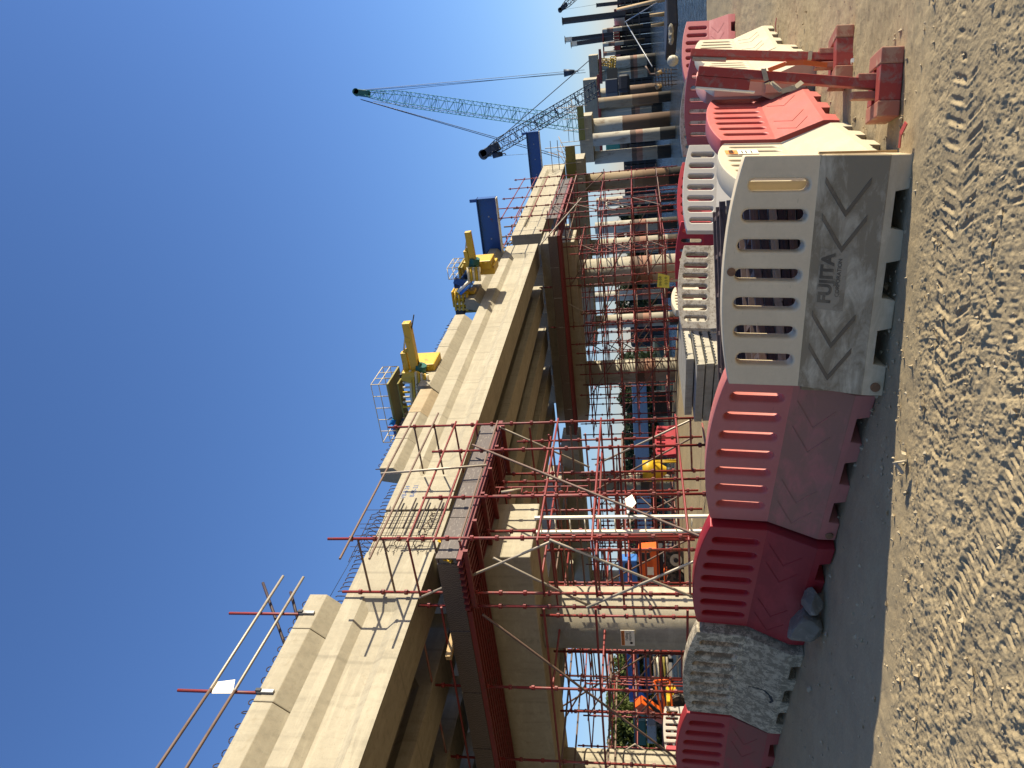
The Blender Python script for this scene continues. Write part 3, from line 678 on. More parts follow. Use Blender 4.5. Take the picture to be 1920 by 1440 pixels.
w3 = rowb((2.95, 7.72), (3.62, 8.95), 'plastic_cream', 'white barrier turned out of line with its end face showing', chev=())
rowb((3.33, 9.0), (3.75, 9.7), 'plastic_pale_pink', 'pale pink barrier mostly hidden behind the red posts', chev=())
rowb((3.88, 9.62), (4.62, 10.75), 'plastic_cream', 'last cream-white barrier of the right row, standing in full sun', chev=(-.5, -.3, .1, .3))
# barriers further back
def fb(ya, yb, Ya, Yb, mat, label, xa=1330, **k):
    a = at_depth(xa, yb, Ya); b = at_depth(xa, ya, Yb)     # yb = left (larger y)
    a2 = np.array(a[:2]); b2 = np.array(b[:2]); m_ = (a2 + b2) / 2; d = (b2 - a2) / np.linalg.norm(b2 - a2) * BL / 2
    return barrier(tuple(m_ - d), tuple(m_ + d), mat, label, G3, **k)
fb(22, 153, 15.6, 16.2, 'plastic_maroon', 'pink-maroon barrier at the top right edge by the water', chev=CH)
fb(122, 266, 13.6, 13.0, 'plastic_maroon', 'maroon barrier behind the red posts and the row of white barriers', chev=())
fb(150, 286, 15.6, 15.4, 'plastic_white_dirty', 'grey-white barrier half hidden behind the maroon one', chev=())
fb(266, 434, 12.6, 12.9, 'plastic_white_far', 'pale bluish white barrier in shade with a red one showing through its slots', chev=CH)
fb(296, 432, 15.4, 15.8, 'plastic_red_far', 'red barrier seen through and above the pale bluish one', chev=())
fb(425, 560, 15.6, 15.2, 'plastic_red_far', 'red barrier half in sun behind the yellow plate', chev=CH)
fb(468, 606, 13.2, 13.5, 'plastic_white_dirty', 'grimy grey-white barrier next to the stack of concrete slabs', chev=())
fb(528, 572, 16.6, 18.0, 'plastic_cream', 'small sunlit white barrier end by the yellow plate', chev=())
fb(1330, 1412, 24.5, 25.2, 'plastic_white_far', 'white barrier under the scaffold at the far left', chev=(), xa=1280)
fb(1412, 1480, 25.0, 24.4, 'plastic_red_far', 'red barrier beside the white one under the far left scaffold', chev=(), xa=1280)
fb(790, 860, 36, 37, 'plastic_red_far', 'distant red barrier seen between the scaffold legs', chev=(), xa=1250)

# ================================================================== RED POST STANDS
def stand(c, yaw, label, plank):
    M = Matrix.Translation((c[0], c[1], gz(c[0], c[1]) + .004)) @ Matrix.Rotation(R(4.3), 4, 'Y') @ Matrix.Rotation(yaw, 4, 'Z')
    LEAN = Matrix.Rotation(R(6.0 if plank else 4.0), 4, 'Y')
    r_ = empty('red_post_stand', M, label, 'post stand', 'red timber post stands')
    w_, d_, h_ = .42, .27, .13
    MB().box((-w_ / 2 + .101, -d_ / 2, 0), (w_ / 2 - .101, -d_ / 2 + .10, h_)).build('front_sill', 'timber_red', r_, bevel=.005)
    MB().box((-w_ / 2 + .101, d_ / 2 - .10, 0), (w_ / 2 - .101, d_ / 2, h_)).build('rear_sill', 'timber_red', r_, bevel=.005)
    for sx in (-1, 1): MB().box((min(sx * w_ / 2, sx * (w_ / 2 - .10)), -d_ / 2 - .004, 0), (max(sx * w_ / 2, sx * (w_ / 2 - .10)), d_ / 2 + .004, h_ + .004)).build('end_block', 'timber_red_worn', r_, bevel=.008)
    for sx in (-1, 1): MB().box((sx * .055 - .024, -d_ / 2 + .102, .02), (sx * .055 + .024, d_ / 2 - .102, .25 - .015 * sx)).build('cheek_block', 'timber_red_worn', r_, bevel=.006)
    MB().box((-.030, -.032, .01), (.030, .032, 1.24)).build('post', 'timber_red', r_, bevel=.004).matrix_local = LEAN
    if plank:
        MB().box((-.098, -.03, .90), (-.032, .02, 1.245)).build('side_plank', 'timber_red', r_, bevel=.004).matrix_local = LEAN
        MB().box((-.108, -.026, .86), (-.100, .016, 1.24)).build('white_strip', 'paper_white', r_).matrix_local = LEAN
        t_ = MB(); pts = [(-.035, -.04, .80), (.035, -.045, .83), (.04, .035, .82), (-.035, .04, .79), (-.04, -.04, .77), (-.10, -.07, .70), (-.07, -.08, .62), (-.03, -.06, .58)]
        for a, b in zip(pts, pts[1:]): t_.bar(a, b, .004, .03)
        t_.build('tape_knot', 'foam', r_).matrix_local = LEAN
        t_ = MB(); 
        for a, b in zip([(.03, -.045, .80), (.07, -.08, .70), (.08, -.09, .60)], [(.07, -.08, .70), (.08, -.09, .60), (.075, -.09, .45)]): t_.bar(a, b, .005, .03)
        t_.build('red_tape', 'machine_orange', r_).matrix_local = LEAN
    else:
        MB().box((-.052, -.02, .95), (-.033, .02, 1.22)).build('grey_lath', 'scaffold_grey', r_).matrix_local = LEAN; MB().box((-.034, -.035, .29), (.034, .036, .32)).build('tape_band', 'foam', r_).matrix_local = LEAN
c1 = (g(1690, 225) + g(1702, 95)) / 2; c2 = (g(1600, 163) + g(1603, 62)) / 2
stand((c1[0] + .06, c1[1] + .17), R(-8), 'nearer red timber post on a block base, tied with tape', True)
stand((c2[0] + .07, c2[1] + .14), R(2), 'farther red timber post on a block base, leaning by the cream barrier', False)

# ================================================================== CONCRETE SLAB STACK
cn = at_depth(1330, 684, 14.4); le = at_depth(1330, 791, 16.0); ri = at_depth(1330, 588, 16.6)
cn, le, ri = (Vector((p[0], p[1], 0)) for p in (cn, le, ri))
fl = (ri - cn); fl2 = (le - cn); zg = gz(cn.x, cn.y) - .03
nm = ['lowest', 'second lowest', 'middle', 'second from the top', 'topmost']
for k in range(5):
    z0 = zg + k * .165; j = .05 * random.uniform(-1, 1); jj = .035 * random.uniform(-1, 1); e1 = fl.normalized(); e2 = fl2.normalized()
    if k == 4: j, jj = .42, .10
    q = cn + e1 * j + e2 * jj; a = fl * (.97 + .03 * random.random()); c = fl2
    b = MB(); P = [q, q + a, q + a + c, q + c]; b.hexa([(p.x, p.y, z0) for p in P] + [(p.x, p.y, z0 + .145) for p in P])
    o = b.build('concrete_slab', 'concrete_slab', bevel=.008); tag(o, nm[k] + ' grey concrete slab in the stack behind the front barriers', 'concrete slab', 'stacked concrete slabs')
    # zigzag sealing joint along the lit edge
    zz = MB(); n = 18
    for i in range(n):
        f0 = q + a * ((i + .3) / (n + .6)); f1 = q + a * ((i + 1.0) / (n + .6)); f2 = q + a * ((i + 1.3) / (n + .6)); off = Vector((e1.y, -e1.x, 0)) * .006
        h0 = z0 + .135; h1 = z0 + .115
        zz.bar(f0 + off + Vector((0, 0, h0)), f1 + off + Vector((0, 0, h0)), .02, .024); zz.bar(f1 + off + Vector((0, 0, h0)), f2 + off + Vector((0, 0, h1)), .02, .024)
    zz.build('zigzag_strip', 'ink_black', o)
for (u, v) in ((.15, .1), (.85, .9), (.15, .9)):
    pass

# dark scaffold frames lying stacked behind the front barriers
def frame_stack(c, yaw, n, L_, label, mats):
    r_ = empty('stacked_frames', Matrix.Translation((c[0], c[1], gz(c[0], c[1]))) @ Matrix.Rotation(yaw, 4, 'Z'), label, 'steel frames')
    for k in range(n):
        z = .05 + k * .085; b = MB(); j = random.uniform(-.06, .06); w_ = .9
        for y in (-w_ / 2, w_ / 2, 0): b.box((-L_ / 2 + j, y - .03, z - .035), (L_ / 2 + j, y + .03, z + .035))
        for x in np.linspace(-L_ / 2 + .1, L_ / 2 - .1, 7): b.box((x - .025 + j, -w_ / 2, z - .02), (x + .025 + j, w_ / 2, z + .02))
        x = np.linspace(-L_ / 2 + .1, L_ / 2 - .1, 7)
        for i in range(6): b.bar((x[i] + j, -w_ / 2 - .035, z - .03), (x[i + 1] + j, -w_ / 2 - .035, z + .03), .012, .02)
        b.build('frame', mats[k % len(mats)], r_)
frame_stack((.55, 8.0), R(8), 6, 2.6, 'dark steel frames stacked on the ground behind the big white barrier', ['scaffold_dark', 'scaffold_rust', 'scaffold_dark', 'scaffold_grey'])
frame_stack((.5, 10.2), R(-4), 7, 3.2, 'second stack of dark steel frames further behind the big white barrier', ['scaffold_rust', 'scaffold_dark', 'scaffold_grey'])
frame_stack((-1.2, 8.9), R(20), 5, 1.8, 'low stack of dark steel frames behind the pink barrier', ['scaffold_dark', 'scaffold_rust'])

# ================================================================== ROCKS AND LITTER
def rock(c, r_, seed, label, sq=(1, 1, .8), mat='rock_grey', name='rock', cat='rock'):
    rg = np.random.default_rng(seed); ic = bpy.data.meshes.new(name); import bmesh
    bm = bmesh.new(); bmesh.ops.create_icosphere(bm, subdivisions=4, radius=1)
    dirs = rg.normal(size=(26, 3)); dirs /= np.linalg.norm(dirs, axis=1)[:, None]; hs = rg.uniform(.5, .82, 26)
    for v in bm.verts:
        p = np.array(v.co); k = 1.0
        for d, h in zip(dirs, hs):
            dd = p @ d
            if dd > h: p = p - d * (dd - h)
        p = p * (1 + .035 * math.sin(9 * p[0] + 7 * p[1]) * math.sin(8 * p[2] + 5 * p[1])); v.co = Vector(p * np.array(sq) * r_)
    bm.to_mesh(ic); bm.free(); ic.materials.append(MATS[mat])
    o = bpy.data.objects.new(name, ic); COL.objects.link(o); o.location = (c[0], c[1], gz(c[0], c[1]) + r_ * sq[2] * .62); o.rotation_euler = (0, 0, rg.uniform(0, 6)); return tag(o, label, cat)
q = g(1543, 1182); rock((q[0], q[1] + .06), .20, 5, 'larger grey rock leaning on the dark red barrier', (1, .9, .92)); q = g(1547, 1132); rock((q[0], q[1] + .08), .155, 9, 'smaller grey rock beside the larger one', (1, .7, .8))
q = g(1521, 1292); rock(q, .035, 12, 'small pale pebble lying in the shade in front of the scraped barrier', mat='foam', name='pebble', cat='pebble')
q = g(1700, 875); lit = MB(); lit.bar((-.05, 0, .02), (.03, .03, .055), .05, .008); lit.bar((.03, .03, .055), (.05, -.08, .03), .035, .008, (1, 0, .3)); o = lit.build('broken_foam_piece', 'foam', bevel=.002); o.location = (q[0], q[1], gz(q[0], q[1])); o.scale = (.8, .8, 1.0)
tag(o, 'bent pale scrap lying at the edge of the shadow', 'scrap')
def litter(x0, y0, x1, y1, wd, mat, label, name, cat, h=.02):
    a = g(x0, y0); b = g(x1, y1); m_ = MB(); c = Vector(((a[0] + b[0]) / 2, (a[1] + b[1]) / 2, gz((a[0] + b[0]) / 2, (a[1] + b[1]) / 2)))
    A_ = Vector((a[0], a[1], c.z + h)) - c; B_ = Vector((b[0], b[1], c.z + h * 1.4)) - c
    mid = (A_ + B_) / 2 + Vector((.01, 0, .01)); m_.bar(A_, mid, wd, .006); m_.bar(mid, B_, wd * .7, .006); o = m_.build(name, mat); o.location = c; tag(o, label, cat)
litter(1718, 228, 1708, 275, .045, 'red_steel', 'torn red and white tape scrap by the foot of the big white barrier', 'tape_scrap', 'tape scrap', .05)
litter(1460, 33, 1458, 60, .04, 'red_steel', 'small red tape scrap on the dirt at the top right', 'tape_scrap', 'tape scrap')
litter(1488, 100, 1489, 106, .05, 'paper_white', 'tiny white scrap on the dirt behind the farther post', 'paper_scrap', 'scrap')
litter(1607, 112, 1603, 118, .03, 'paper_white', 'tiny pale chip on the dirt between the two post bases', 'paper_scrap', 'scrap')
# loose stones
peb = MB(); rg = np.random.default_rng(3)
for k in range(1500):
    if k < 800: x = rg.uniform(1600, 1920); y = rg.uniform(-10, 1440)
    else: x = rg.uniform(1400, 1700); y = rg.uniform(0, 1440)
    P = g(x, y); r_ = abs(rg.normal(0, .007)) + .003
    if rg.random() < .02: r_ *= 1.5
    ax = rg.normal(size=(6, 3)) * .25 * r_
    vs = [(P[0] + dx * r_ + a[0], P[1] + dy * r_ + a[1], gz(P[0], P[1]) + r_ * .4 + dz * r_ * .7 + a[2]) for (dx, dy, dz), a in zip(((1, 0, 0), (0, 1, 0), (-1, 0, 0), (0, -1, 0), (0, 0, 1), (0, 0, -1)), ax)]
    peb.add(vs, [(0, 1, 4), (1, 2, 4), (2, 3, 4), (3, 0, 4), (1, 0, 5), (2, 1, 5), (3, 2, 5), (0, 3, 5)])
o = peb.build('loose_stones', 'stone_tan'); tag(o, 'small loose stones scattered over the dirt', 'stones', None, 'stuff')

# ================================================================== SCAFFOLD ROUND THE NEAREST PIER
LV = [.95, 2.75, 3.8, 5.34, 5.86, 6.4]
T1 = empty('scaffold_tower', brm(0, 0, 0), 'red tube scaffold wrapped round the nearest pier up to the deck edge', 'scaffold')
def gb(t, s): p = W(t, s, 0); return gz(p[0], p[1]) - .02
def std1(t, s, zt, mat='scaffold_red', r=.029, base=None): return standard(T1, (t, s, gb(t, s) if base is None else base), zt, mat, .5, r)
for t, s, zt in ((0, 0, 8.12), (0, 1.4, 6.5), (0, 3.3, 6.65), (0, 4.55, 8.12), (-1.38, 0, 8.1), (-1.62, -.12, 6.75), (-3.9, -.12, 6.8), (-6.2, -.12, 6.6), (-8.5, -.12, 6.6),
                 (-1.45, 4.5, 6.1), (-3.9, 4.5, 6.1), (-6.2, 4.5, 6.1), (-8.5, 4.5, 6.1), (-1.7, 2.3, 4.15), (-3.0, 3.4, 4.2), (-5.3, 2.3, 4.15), (-7.4, 2.3, 4.15), (-5.6, 3.4, 4.2), (-2.9, 1.0, 4.15), (-.9, 3.3, 5.3), (-.9, 1.4, 5.3), (-2.6, 4.5, 6.0), (-5.0, 4.5, 6.0), (-7.3, 4.5, 6.0), (-1.5, 6.2, 5.2), (-3.2, 6.2, 5.2), (-4.9, 6.2, 5.2), (-6.6, 6.2, 5.2), (-8.3, 6.2, 5.2)):
    std1(t, s, zt)
def odd(mat):
    k = random.random(); return mat if mat != 'scaffold_red' or k > .34 else ('scaffold_rust' if k < .2 else 'scaffold_worn')
def led(p, q, mat='scaffold_red', nm='ledger', r=.024):
    q = Vector(q) + Vector((random.uniform(-.02, .02), random.uniform(-.02, .02), random.uniform(-.025, .025))); return tube_part(T1, nm, p, q, r, odd(mat))
for z in LV:                                                     # along the front
    led((0, -.1, z), (0, 4.7, z), 'scaffold_red')
for z in (7.58,): led((.06, -.7, z), (.06, 5.25, z - .05), 'scaffold_rust', 'guard_rail')
led((.06, -.7, 6.98), (.06, 5.1, 6.95), 'scaffold_rust', 'guard_rail')
for z in LV: led((.0, -.06, z), (-1.40, -.06, z), 'scaffold_red' if z > 5.4 or z < 3 else 'scaffold_red', 'transom')
for z in (7.46, 6.93): led((0, 0, z), (-1.38, 0, z), 'scaffold_rust', 'transom')
for z in (6.46, 5.94, 5.4, 3.82, 2.78, 1.0):
    led((-1.62, -.17, z), (-8.6, -.17, z + .10), 'scaffold_red')
for z in (7.46, 6.93, 6.4, 5.86): led((0, 4.55, z), (-1.42, 4.55, z), 'scaffold_rust' if z > 6.5 else 'scaffold_red', 'transom')
for z in (.95, 2.75, 3.8, 5.34): led((0, 4.5, z), (-8.6, 4.5, z), 'scaffold_red')
for z in (1.9, 2.9, 3.9): led((-1.7, 2.33, z), (-7.5, 2.33, z)); led((-3.0, 3.43, z - .1), (-7.4, 3.43, z - .1))
for t in (-3.9, -6.2, -8.5):
    for z in (2.8, 3.85, 5.35): led((t, -.2, z), (t, 4.6, z), 'scaffold_red' if z < 4 else 'scaffold_rust')
for z in (2.75, 3.8, 5.34): led((-.9, .0, z), (-.9, 4.6, z)); 
for z in (2.3, 3.8): led((.05, 1.4, z), (-3.1, 1.4, z)); led((.05, 3.3, z), (-3.1, 3.3, z))
for z in (1.3, 2.3, 3.3, 4.3): led((-1.3, 6.2, z), (-8.6, 6.2, z)); led((-.1, 4.5, z + .2), (-8.6, 4.5, z + .2))
for t in (-1.5, -3.2, -4.9, -6.6, -8.3):
    for z in (2.3, 4.3): led((t, 4.4, z), (t, 6.4, z))
for k in range(4): led((-1.5 - 1.7 * k, 6.25, .4 + .1 * k), (-3.2 - 1.7 * k, 6.25, 3.2), 'scaffold_rust', 'brace', .026)
led((-.1, 4.45, .35), (-.1, .0, .35), 'scaffold_red'); led((0, 4.55, .62), (-1.5, 4.55, .62))
def P_t(x, y, t): return ont(x, y, t)
def P_s(x, y, s): return ons(x, y, s)
BRACES = [(P_t(886, 834, .07), P_t(1312, 1006, .07), 'scaffold_rust'), (P_s(935, 800, 4.62), P_s(1105, 876, 4.62), 'scaffold_grey'), (P_s(1299, 786, 4.62), P_s(1118, 872, 4.62), 'scaffold_grey'),
          (P_s(786, 1121, -.1), P_s(1034, 1014, -.1), 'scaffold_grey'), (P_s(1030, 1012, -.1), P_s(1312, 1124, -.1), 'scaffold_grey'), (P_s(925, 1046, .1), P_s(1110, 1139, .1), 'scaffold_grey'),
          (P_s(1100, 1139, -.2), P_s(1310, 1050, -.2), 'scaffold_grey'), (P_s(905, 1152, -.26), P_s(1300, 1448, -.26), 'scaffold_rust'), (P_s(1100, 1280, 4.4), P_s(1000, 1440, 4.4), 'scaffold_rust'),
          (P_s(1045, 1330, 4.4), P_s(1230, 1215, 4.4), 'scaffold_rust'), (P_s(1120, 1440, 4.4), P_s(1190, 1395, 4.4), 'scaffold_grey'), (P_s(1190, 1395, 4.4), P_s(1265, 1440, 4.4), 'scaffold_grey')]
for p, q, m_ in BRACES: led(p, q, m_, 'brace', .026)
led(P_t(714, 888, .05), P_t(912, 873, .05), 'scaffold_grey', 'loose_tube', .028)
led(P_t(940, 923, .05), P_t(977, 919, .05), 'foam', 'loose_tube', .03)
led(P_s(1012, 1008, .0), P_s(1300, 1010, .12), 'scaffold_red')
# working platform: ply toe boards, joists, beams
pa, pb = (-.28, -.45), (-.28, 5.0)
n = 4
for i in range(n):
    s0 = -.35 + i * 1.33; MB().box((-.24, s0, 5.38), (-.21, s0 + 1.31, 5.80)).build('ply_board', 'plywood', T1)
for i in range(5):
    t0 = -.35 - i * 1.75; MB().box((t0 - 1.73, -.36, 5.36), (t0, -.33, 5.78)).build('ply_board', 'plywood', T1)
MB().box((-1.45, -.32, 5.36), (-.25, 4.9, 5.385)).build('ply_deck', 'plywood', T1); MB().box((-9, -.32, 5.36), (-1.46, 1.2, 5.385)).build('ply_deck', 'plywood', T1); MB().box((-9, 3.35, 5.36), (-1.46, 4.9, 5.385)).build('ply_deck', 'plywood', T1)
for i in range(9):
    t = -.18 - i * .155; MB().bar((t, -.45, 5.30), (t, 5.0, 5.30), .05, .10).build('joist', 'dark_red_steel', T1)
for i in range(9):
    s = -.30 + i * .17; MB().bar((-1.6, s, 5.31), (-9, s, 5.31), .05, .10).build('joist', 'dark_red_steel', T1)
for i in range(6):
    s = -.25 + i * .98; MB().bar((-.1, s, 5.20), (-1.5, s, 5.20), .07, .09).build('bearer', 'dark_red_steel', T1)
p = P_s(830, 1210, -.35); MB().bar((p[0] - .1, -.6, 5.84), (p[0] + .1, .9, 5.84), .12, .12).build('timber_block', 'timber_pale', T1)

# ladder and yellow steps
def ladder(Mx, z0, z1, wd, mat, label, name='ladder', r=.02, step=.3):
    r_ = empty(name, Mx, label, 'ladder')
    for sx in (-1, 1): MB().box((sx * wd / 2 - r, -r * 1.4, z0), (sx * wd / 2 + r, r * 1.4, z1)).build('rail', mat, r_)
    z = z0 + .2
    while z < z1 - .1: tube_part(r_, 'rung', (-wd / 2, 0, z), (wd / 2, 0, z), .014, mat, 6); z += step
    return r_
a = P_s(1100, 970, .75); b_ = P_s(1100, 997, .75); 
ladder(brm((a[0] + b_[0]) / 2, .75, 0), gb(-1, .75), 3.95, abs(a[0] - b_[0]), 'white_metal', 'tall white ladder standing inside the scaffold by the pale pier column', r=.024)
a = P_t(905, 845, -.55); ladder(brm(-.62, 2.5, 0) @ Matrix.Rotation(R(90), 4, 'Z'), 3.0, 5.4, .32, 'scaffold_red', 'thin red ladder hanging under the ply platform', r=.012, step=.26)
st_ = empty('yellow_steps', brm(-.75, .35, 5.39), 'bright yellow step frame standing on the ply platform', 'steps')
for dx in (-.22, .22):
    tube_part(st_, 'side_rail', (dx, -.15, 0), (dx, .25, .62), .022, 'steel_yellow'); tube_part(st_, 'rear_leg', (dx, .55, 0), (dx, .25, .62), .022, 'steel_yellow')
for k in range(3): MB().box((-.22, -.10 + .12 * k, .14 + .19 * k), (.22, .02 + .12 * k, .17 + .19 * k)).build('tread', 'steel_yellow', st_)

# rebar cage at the joint over the nearest pier
RC = empty('rebar_cage', brm(TF, 1.45, ZB), 'rusty rebar cage in the open joint between the first two girders', 'rebar cage')
for i in range(8):
    z = .18 + i * .19; tube_part(RC, 'long_bar', (.03, -.1, z), (.03, 1.75, z + .02 * random.uniform(-1, 1)), .007, 'rebar_rust', 5)
for i in range(7):
    s = .05 + i * .25; tube_part(RC, 'stirrup', (.045, s, .1), (.045 + random.uniform(-.03, .06), s + random.uniform(-.05, .05), HB + .25 + .25 * random.random()), .007, 'rebar_rust', 5)
for i in range(4):
    z = .25 + i * .34; tube_part(RC, 'dowel_bar', (.10, .75, z), (.10, 1.95, z - .02), .022, 'scaffold_dark', 6)
for i in range(10):
    s = .0 + (i % 8) * .2; z = .3 + (i // 8) * .5 + random.uniform(0, .3); MB().path([(-.05, s, z), (.06, s + .05, z + .06), (.10, s + .12, z), (.05, s + .17, z - .08)], .011, 5).build('bent_bar', 'rebar_rust', RC)
for i in range(9):
    s = -.2 + i * .2; MB().path([(-.1, s, HB), (.02, s + .05, HB + .18), (.08, s - .08, HB + .28), (.04, s - .2, HB + .29)], .009, 5).build('hooked_bar', 'rebar_rust', RC)
MB().box((-.3, .02, .0), (-.05, 1.62, HB)).build('diaphragm', 'concrete', RC)
# starter bars along bare girder tops
SB = empty('starter_bars', brm(TF, 0, ZT), 'row of curled starter bars along the girder top beside the rebar cage', 'starter bars')
hk = MB().path([(0, 0, -.05), (0, 0, .16), (.03, -.05, .24), (.05, -.13, .24)], .011, 5).mesh('starter_bar', 'rebar_rust')
for i in range(30):
    s = sA[0] + .06 + i * .15
    if s < 4.5: inst('starter_bar', hk, SB, Matrix.Translation((-.12, s, .0)) @ Matrix.Rotation(random.uniform(-.3, .3), 4, 'Z'))
G2O = [o for o in bpy.data.objects if o.get('label', '').startswith('outermost sunlit edge girder of the middle')][0]
MW = Matrix(((0, 0, 1, 0), (1, 0, 0, 0), (0, 1, 0, 0), (0, 0, 0, 1)))
for k, (tx, yy, zz) in enumerate((('VB-8-24', .75, 1.28), ('B-05-21', .80, 1.06))): text(tx, .17, G2O, Matrix.Translation((WF + .003, yy, zz)) @ MW, 'steel_blue')

# guardrail on the near coping
GRL = empty('edge_guardrail', brm(TF + .1, 0, ZT), 'tube guardrail clamped to the nearest coping run against the sky', 'guardrail')
def G_(x, y, t=TF + .10): a = ont(x, y, t); return (a[0] - TF - .1, a[1], a[2] - ZT)
for (xa, ya, xb, yb) in ((331, 1298, 500, 1296), (430, 1150, 590, 1152)):
    p, q = G_(xa, ya), G_(xb, yb); tube_part(GRL, 'post', (p[0], (p[1] + q[1]) / 2, p[2]), (q[0], (p[1] + q[1]) / 2, q[2]), .030, 'scaffold_red')
    c = (p[1] + q[1]) / 2; MB().box((-.10, c - .03, .66), (.10, c + .03, .76)).build('clamp', 'dark_steel', GRL); MB().box((.03, c - .035, .42), (.07, c + .035, .74)).build('clamp_jaw', 'grey_steel', GRL)
def rail(pts, mats):
    for (a, b, m_) in zip(pts, pts[1:], mats): tube_part(GRL, 'rail', G_(*a, TF + .16), G_(*b, TF + .16), .030, m_)
rail([(200, 1580), (395, 1292), (531, 1080)], ['scaffold_rust', 'scaffold_grey']); rail([(262, 1580), (440, 1295), (569, 1082)], ['scaffold_rust', 'scaffold_grey'])
for a, b, m_ in (((493, 1093), (536, 1214), 'scaffold_dark'), ((545, 1110), (561, 1172), 'scaffold_dark')): tube_part(GRL, 'prop', G_(*a, TF + .08), G_(*b, TF - .1), .032, m_)
wr = [ont(618, 1120, TF), ont(695, 985, TF)]
o = MB().tube(wr[0], wr[1], .006, 5).build('wire', 'ink_black'); o.matrix_world = BR; tag(o, 'thin wire strung from the coping end to the rebar cage', 'wire')
q = [ont(x, y, TF + .14) for x, y in ((397, 1300), (402, 1279), (441, 1274), (436, 1300))]
o = MB().add(list(q) + [(a[0] - .006, a[1], a[2]) for a in q], [(0, 1, 2, 3), (7, 6, 5, 4), (0, 4, 5, 1), (1, 5, 6, 2), (2, 6, 7, 3), (3, 7, 4, 0)]).build('blank_sign', 'paper_white'); o.matrix_world = BR; tag(o, 'blank white sheet tied between the guardrail tubes', 'sheet')

# notice on the pale column
ct = -4.13; cs = 2.27
def on_col(x, y, r_=.735):
    d = ray(x, y); c = W(ct, cs, 0); a = d[0] ** 2 + d[1] ** 2; b = 2 * (d[0] * (O[0] - c[0]) + d[1] * (O[1] - c[1])); k = (O[0] - c[0]) ** 2 + (O[1] - c[1]) ** 2 - r_ ** 2
    return O + d * ((-b - math.sqrt(max(b * b - 4 * a * k, 0))) / (2 * a))
c4 = [Vector(on_col(x, y)) for x, y in ((1190, 1208), (1190, 1182), (1164, 1181), (1164, 1208))]
cen = sum(c4, Vector()) / 4; ex = (c4[1] - c4[0]).normalized(); ez = Vector((0, 0, 1)); ex = (ex - ez * ex.dot(ez)).normalized(); ey = ez.cross(ex)
Ms = Matrix(((ex.x, ey.x, ez.x, cen.x), (ex.y, ey.y, ez.y, cen.y), (ex.z, ey.z, ez.z, cen.z), (0, 0, 0, 1)))
wd = (c4[1] - c4[0]).length / 2 + .02; hh = (c4[2] - c4[1]).length / 2
sg = MB().box((-wd, -.03, -hh), (wd, -.022, hh)).build('warning_notice', 'paper_white'); sg.matrix_world = Ms; tag(sg, 'small white warning notice with an orange band on the pale pier column', 'notice')
MB().box((-wd + .012, -.033, hh * .45), (wd - .012, -.0305, hh * .92)).build('orange_band', 'sign_orange', sg)
RX = Matrix.Rotation(R(90), 4, 'X')
text('WARNING', wd * .36, sg, Matrix.Translation((0, -.036, hh * .68)) @ RX, 'ink_black'); text('Falling', wd * .40, sg, Matrix.Translation((wd * .2, -.033, hh * .12)) @ RX, 'ink_black'); text('objects', wd * .40, sg, Matrix.Translation((wd * .2, -.033, -hh * .35)) @ RX, 'ink_black')
MB().tube((-wd * .62, -.031, -hh * .5), (-wd * .62, -.034, -hh * .5), wd * .16, 10).build('pictogram', 'ink_black', sg)
pp = [P_t(x, y, .03) for x, y in ((1172, 935), (1185, 927), (1193, 943), (1176, 963))]
o = MB().add(pp + [(a[0] - .006, a[1], a[2]) for a in pp], [(0, 1, 2, 3), (7, 6, 5, 4), (0, 4, 5, 1), (1, 5, 6, 2), (2, 6, 7, 3), (3, 7, 4, 0)]).build('paper_sheet', 'paper_white'); o.matrix_world = BR; tag(o, 'white paper sheet tied to the front scaffold', 'sheet')

# ================================================================== OTHER SCAFFOLDS
def tower(label, ts, ss, z1, lv, mat='scaffold_red', r=.028, base=None, br=True, skip=0, frac=.5):
    r_ = empty('scaffold_tower', brm(0, 0, 0), label, 'scaffold', 'red scaffolds further along the bridge')
    rg = random.Random(label)
    for t in ts:
        for s in ss:
            standard(r_, (t, s, (gb(t, s) if base is None else base)), z1 + rg.uniform(-.5, .7), mat, .5, r)
    for z in lv:
        for s in ss: tube_part(r_, 'ledger', (ts[0] + .2, s, z + rg.uniform(-.04, .04)), (ts[-1] - .2, s, z + rg.uniform(-.06, .06)), r * .9, odd(mat))
        for t in ts: tube_part(r_, 'ledger', (t, ss[0] - .2, z + rg.uniform(-.04, .04)), (t, ss[-1] + .2, z + rg.uniform(-.06, .06)), r * .9, odd(mat))
    if br:
        for k in range(len(lv) - 1):
            for s in (ss[0], ss[-1]):
                i = rg.randrange(len(ts) - 1); tube_part(r_, 'brace', (ts[i], s - .05, lv[k]), (ts[i + 1], s - .05, lv[k + 1]), r * .9, 'scaffold_rust')
            tube_part(r_, 'brace', (ts[0] + .04, ss[0], lv[k]), (ts[0] + .04, ss[1], lv[k + 1]), r * .9, 'scaffold_rust')
    return r_
t2 = tower('red scaffold round the second pier, reaching above the deck', [.1, -1.2, -3.6, -5.8], [25.0, 27.0, 29.2, 31.6, 34.0], 6.2, [.6, 2.0, 3.6, 5.2, 6.0], base=-.6)
for s in (25.0, 27.0, 29.2, 31.6, 34.0):
    for t in (.1,): standard(t2, (t, s, 6.0), 8.9, 'scaffold_red', .5, .026)
for z in (6.9, 7.6, 8.3): tube_part(t2, 'ledger', (.1, 24.6, z), (.1, 34.4, z), .026)
for i in range(4):
    MB().box((-.15, 25.0 + i * 2.3, 5.6), (-.10, 27.2 + i * 2.3, 6.15)).build('ply_board', 'plywood', t2)
for i in range(7): MB().bar((-.1 - i * .16, 24.8, 5.5), (-.1 - i * .16, 34.2, 5.5), .06, .12).build('joist', 'dark_red_steel', t2)
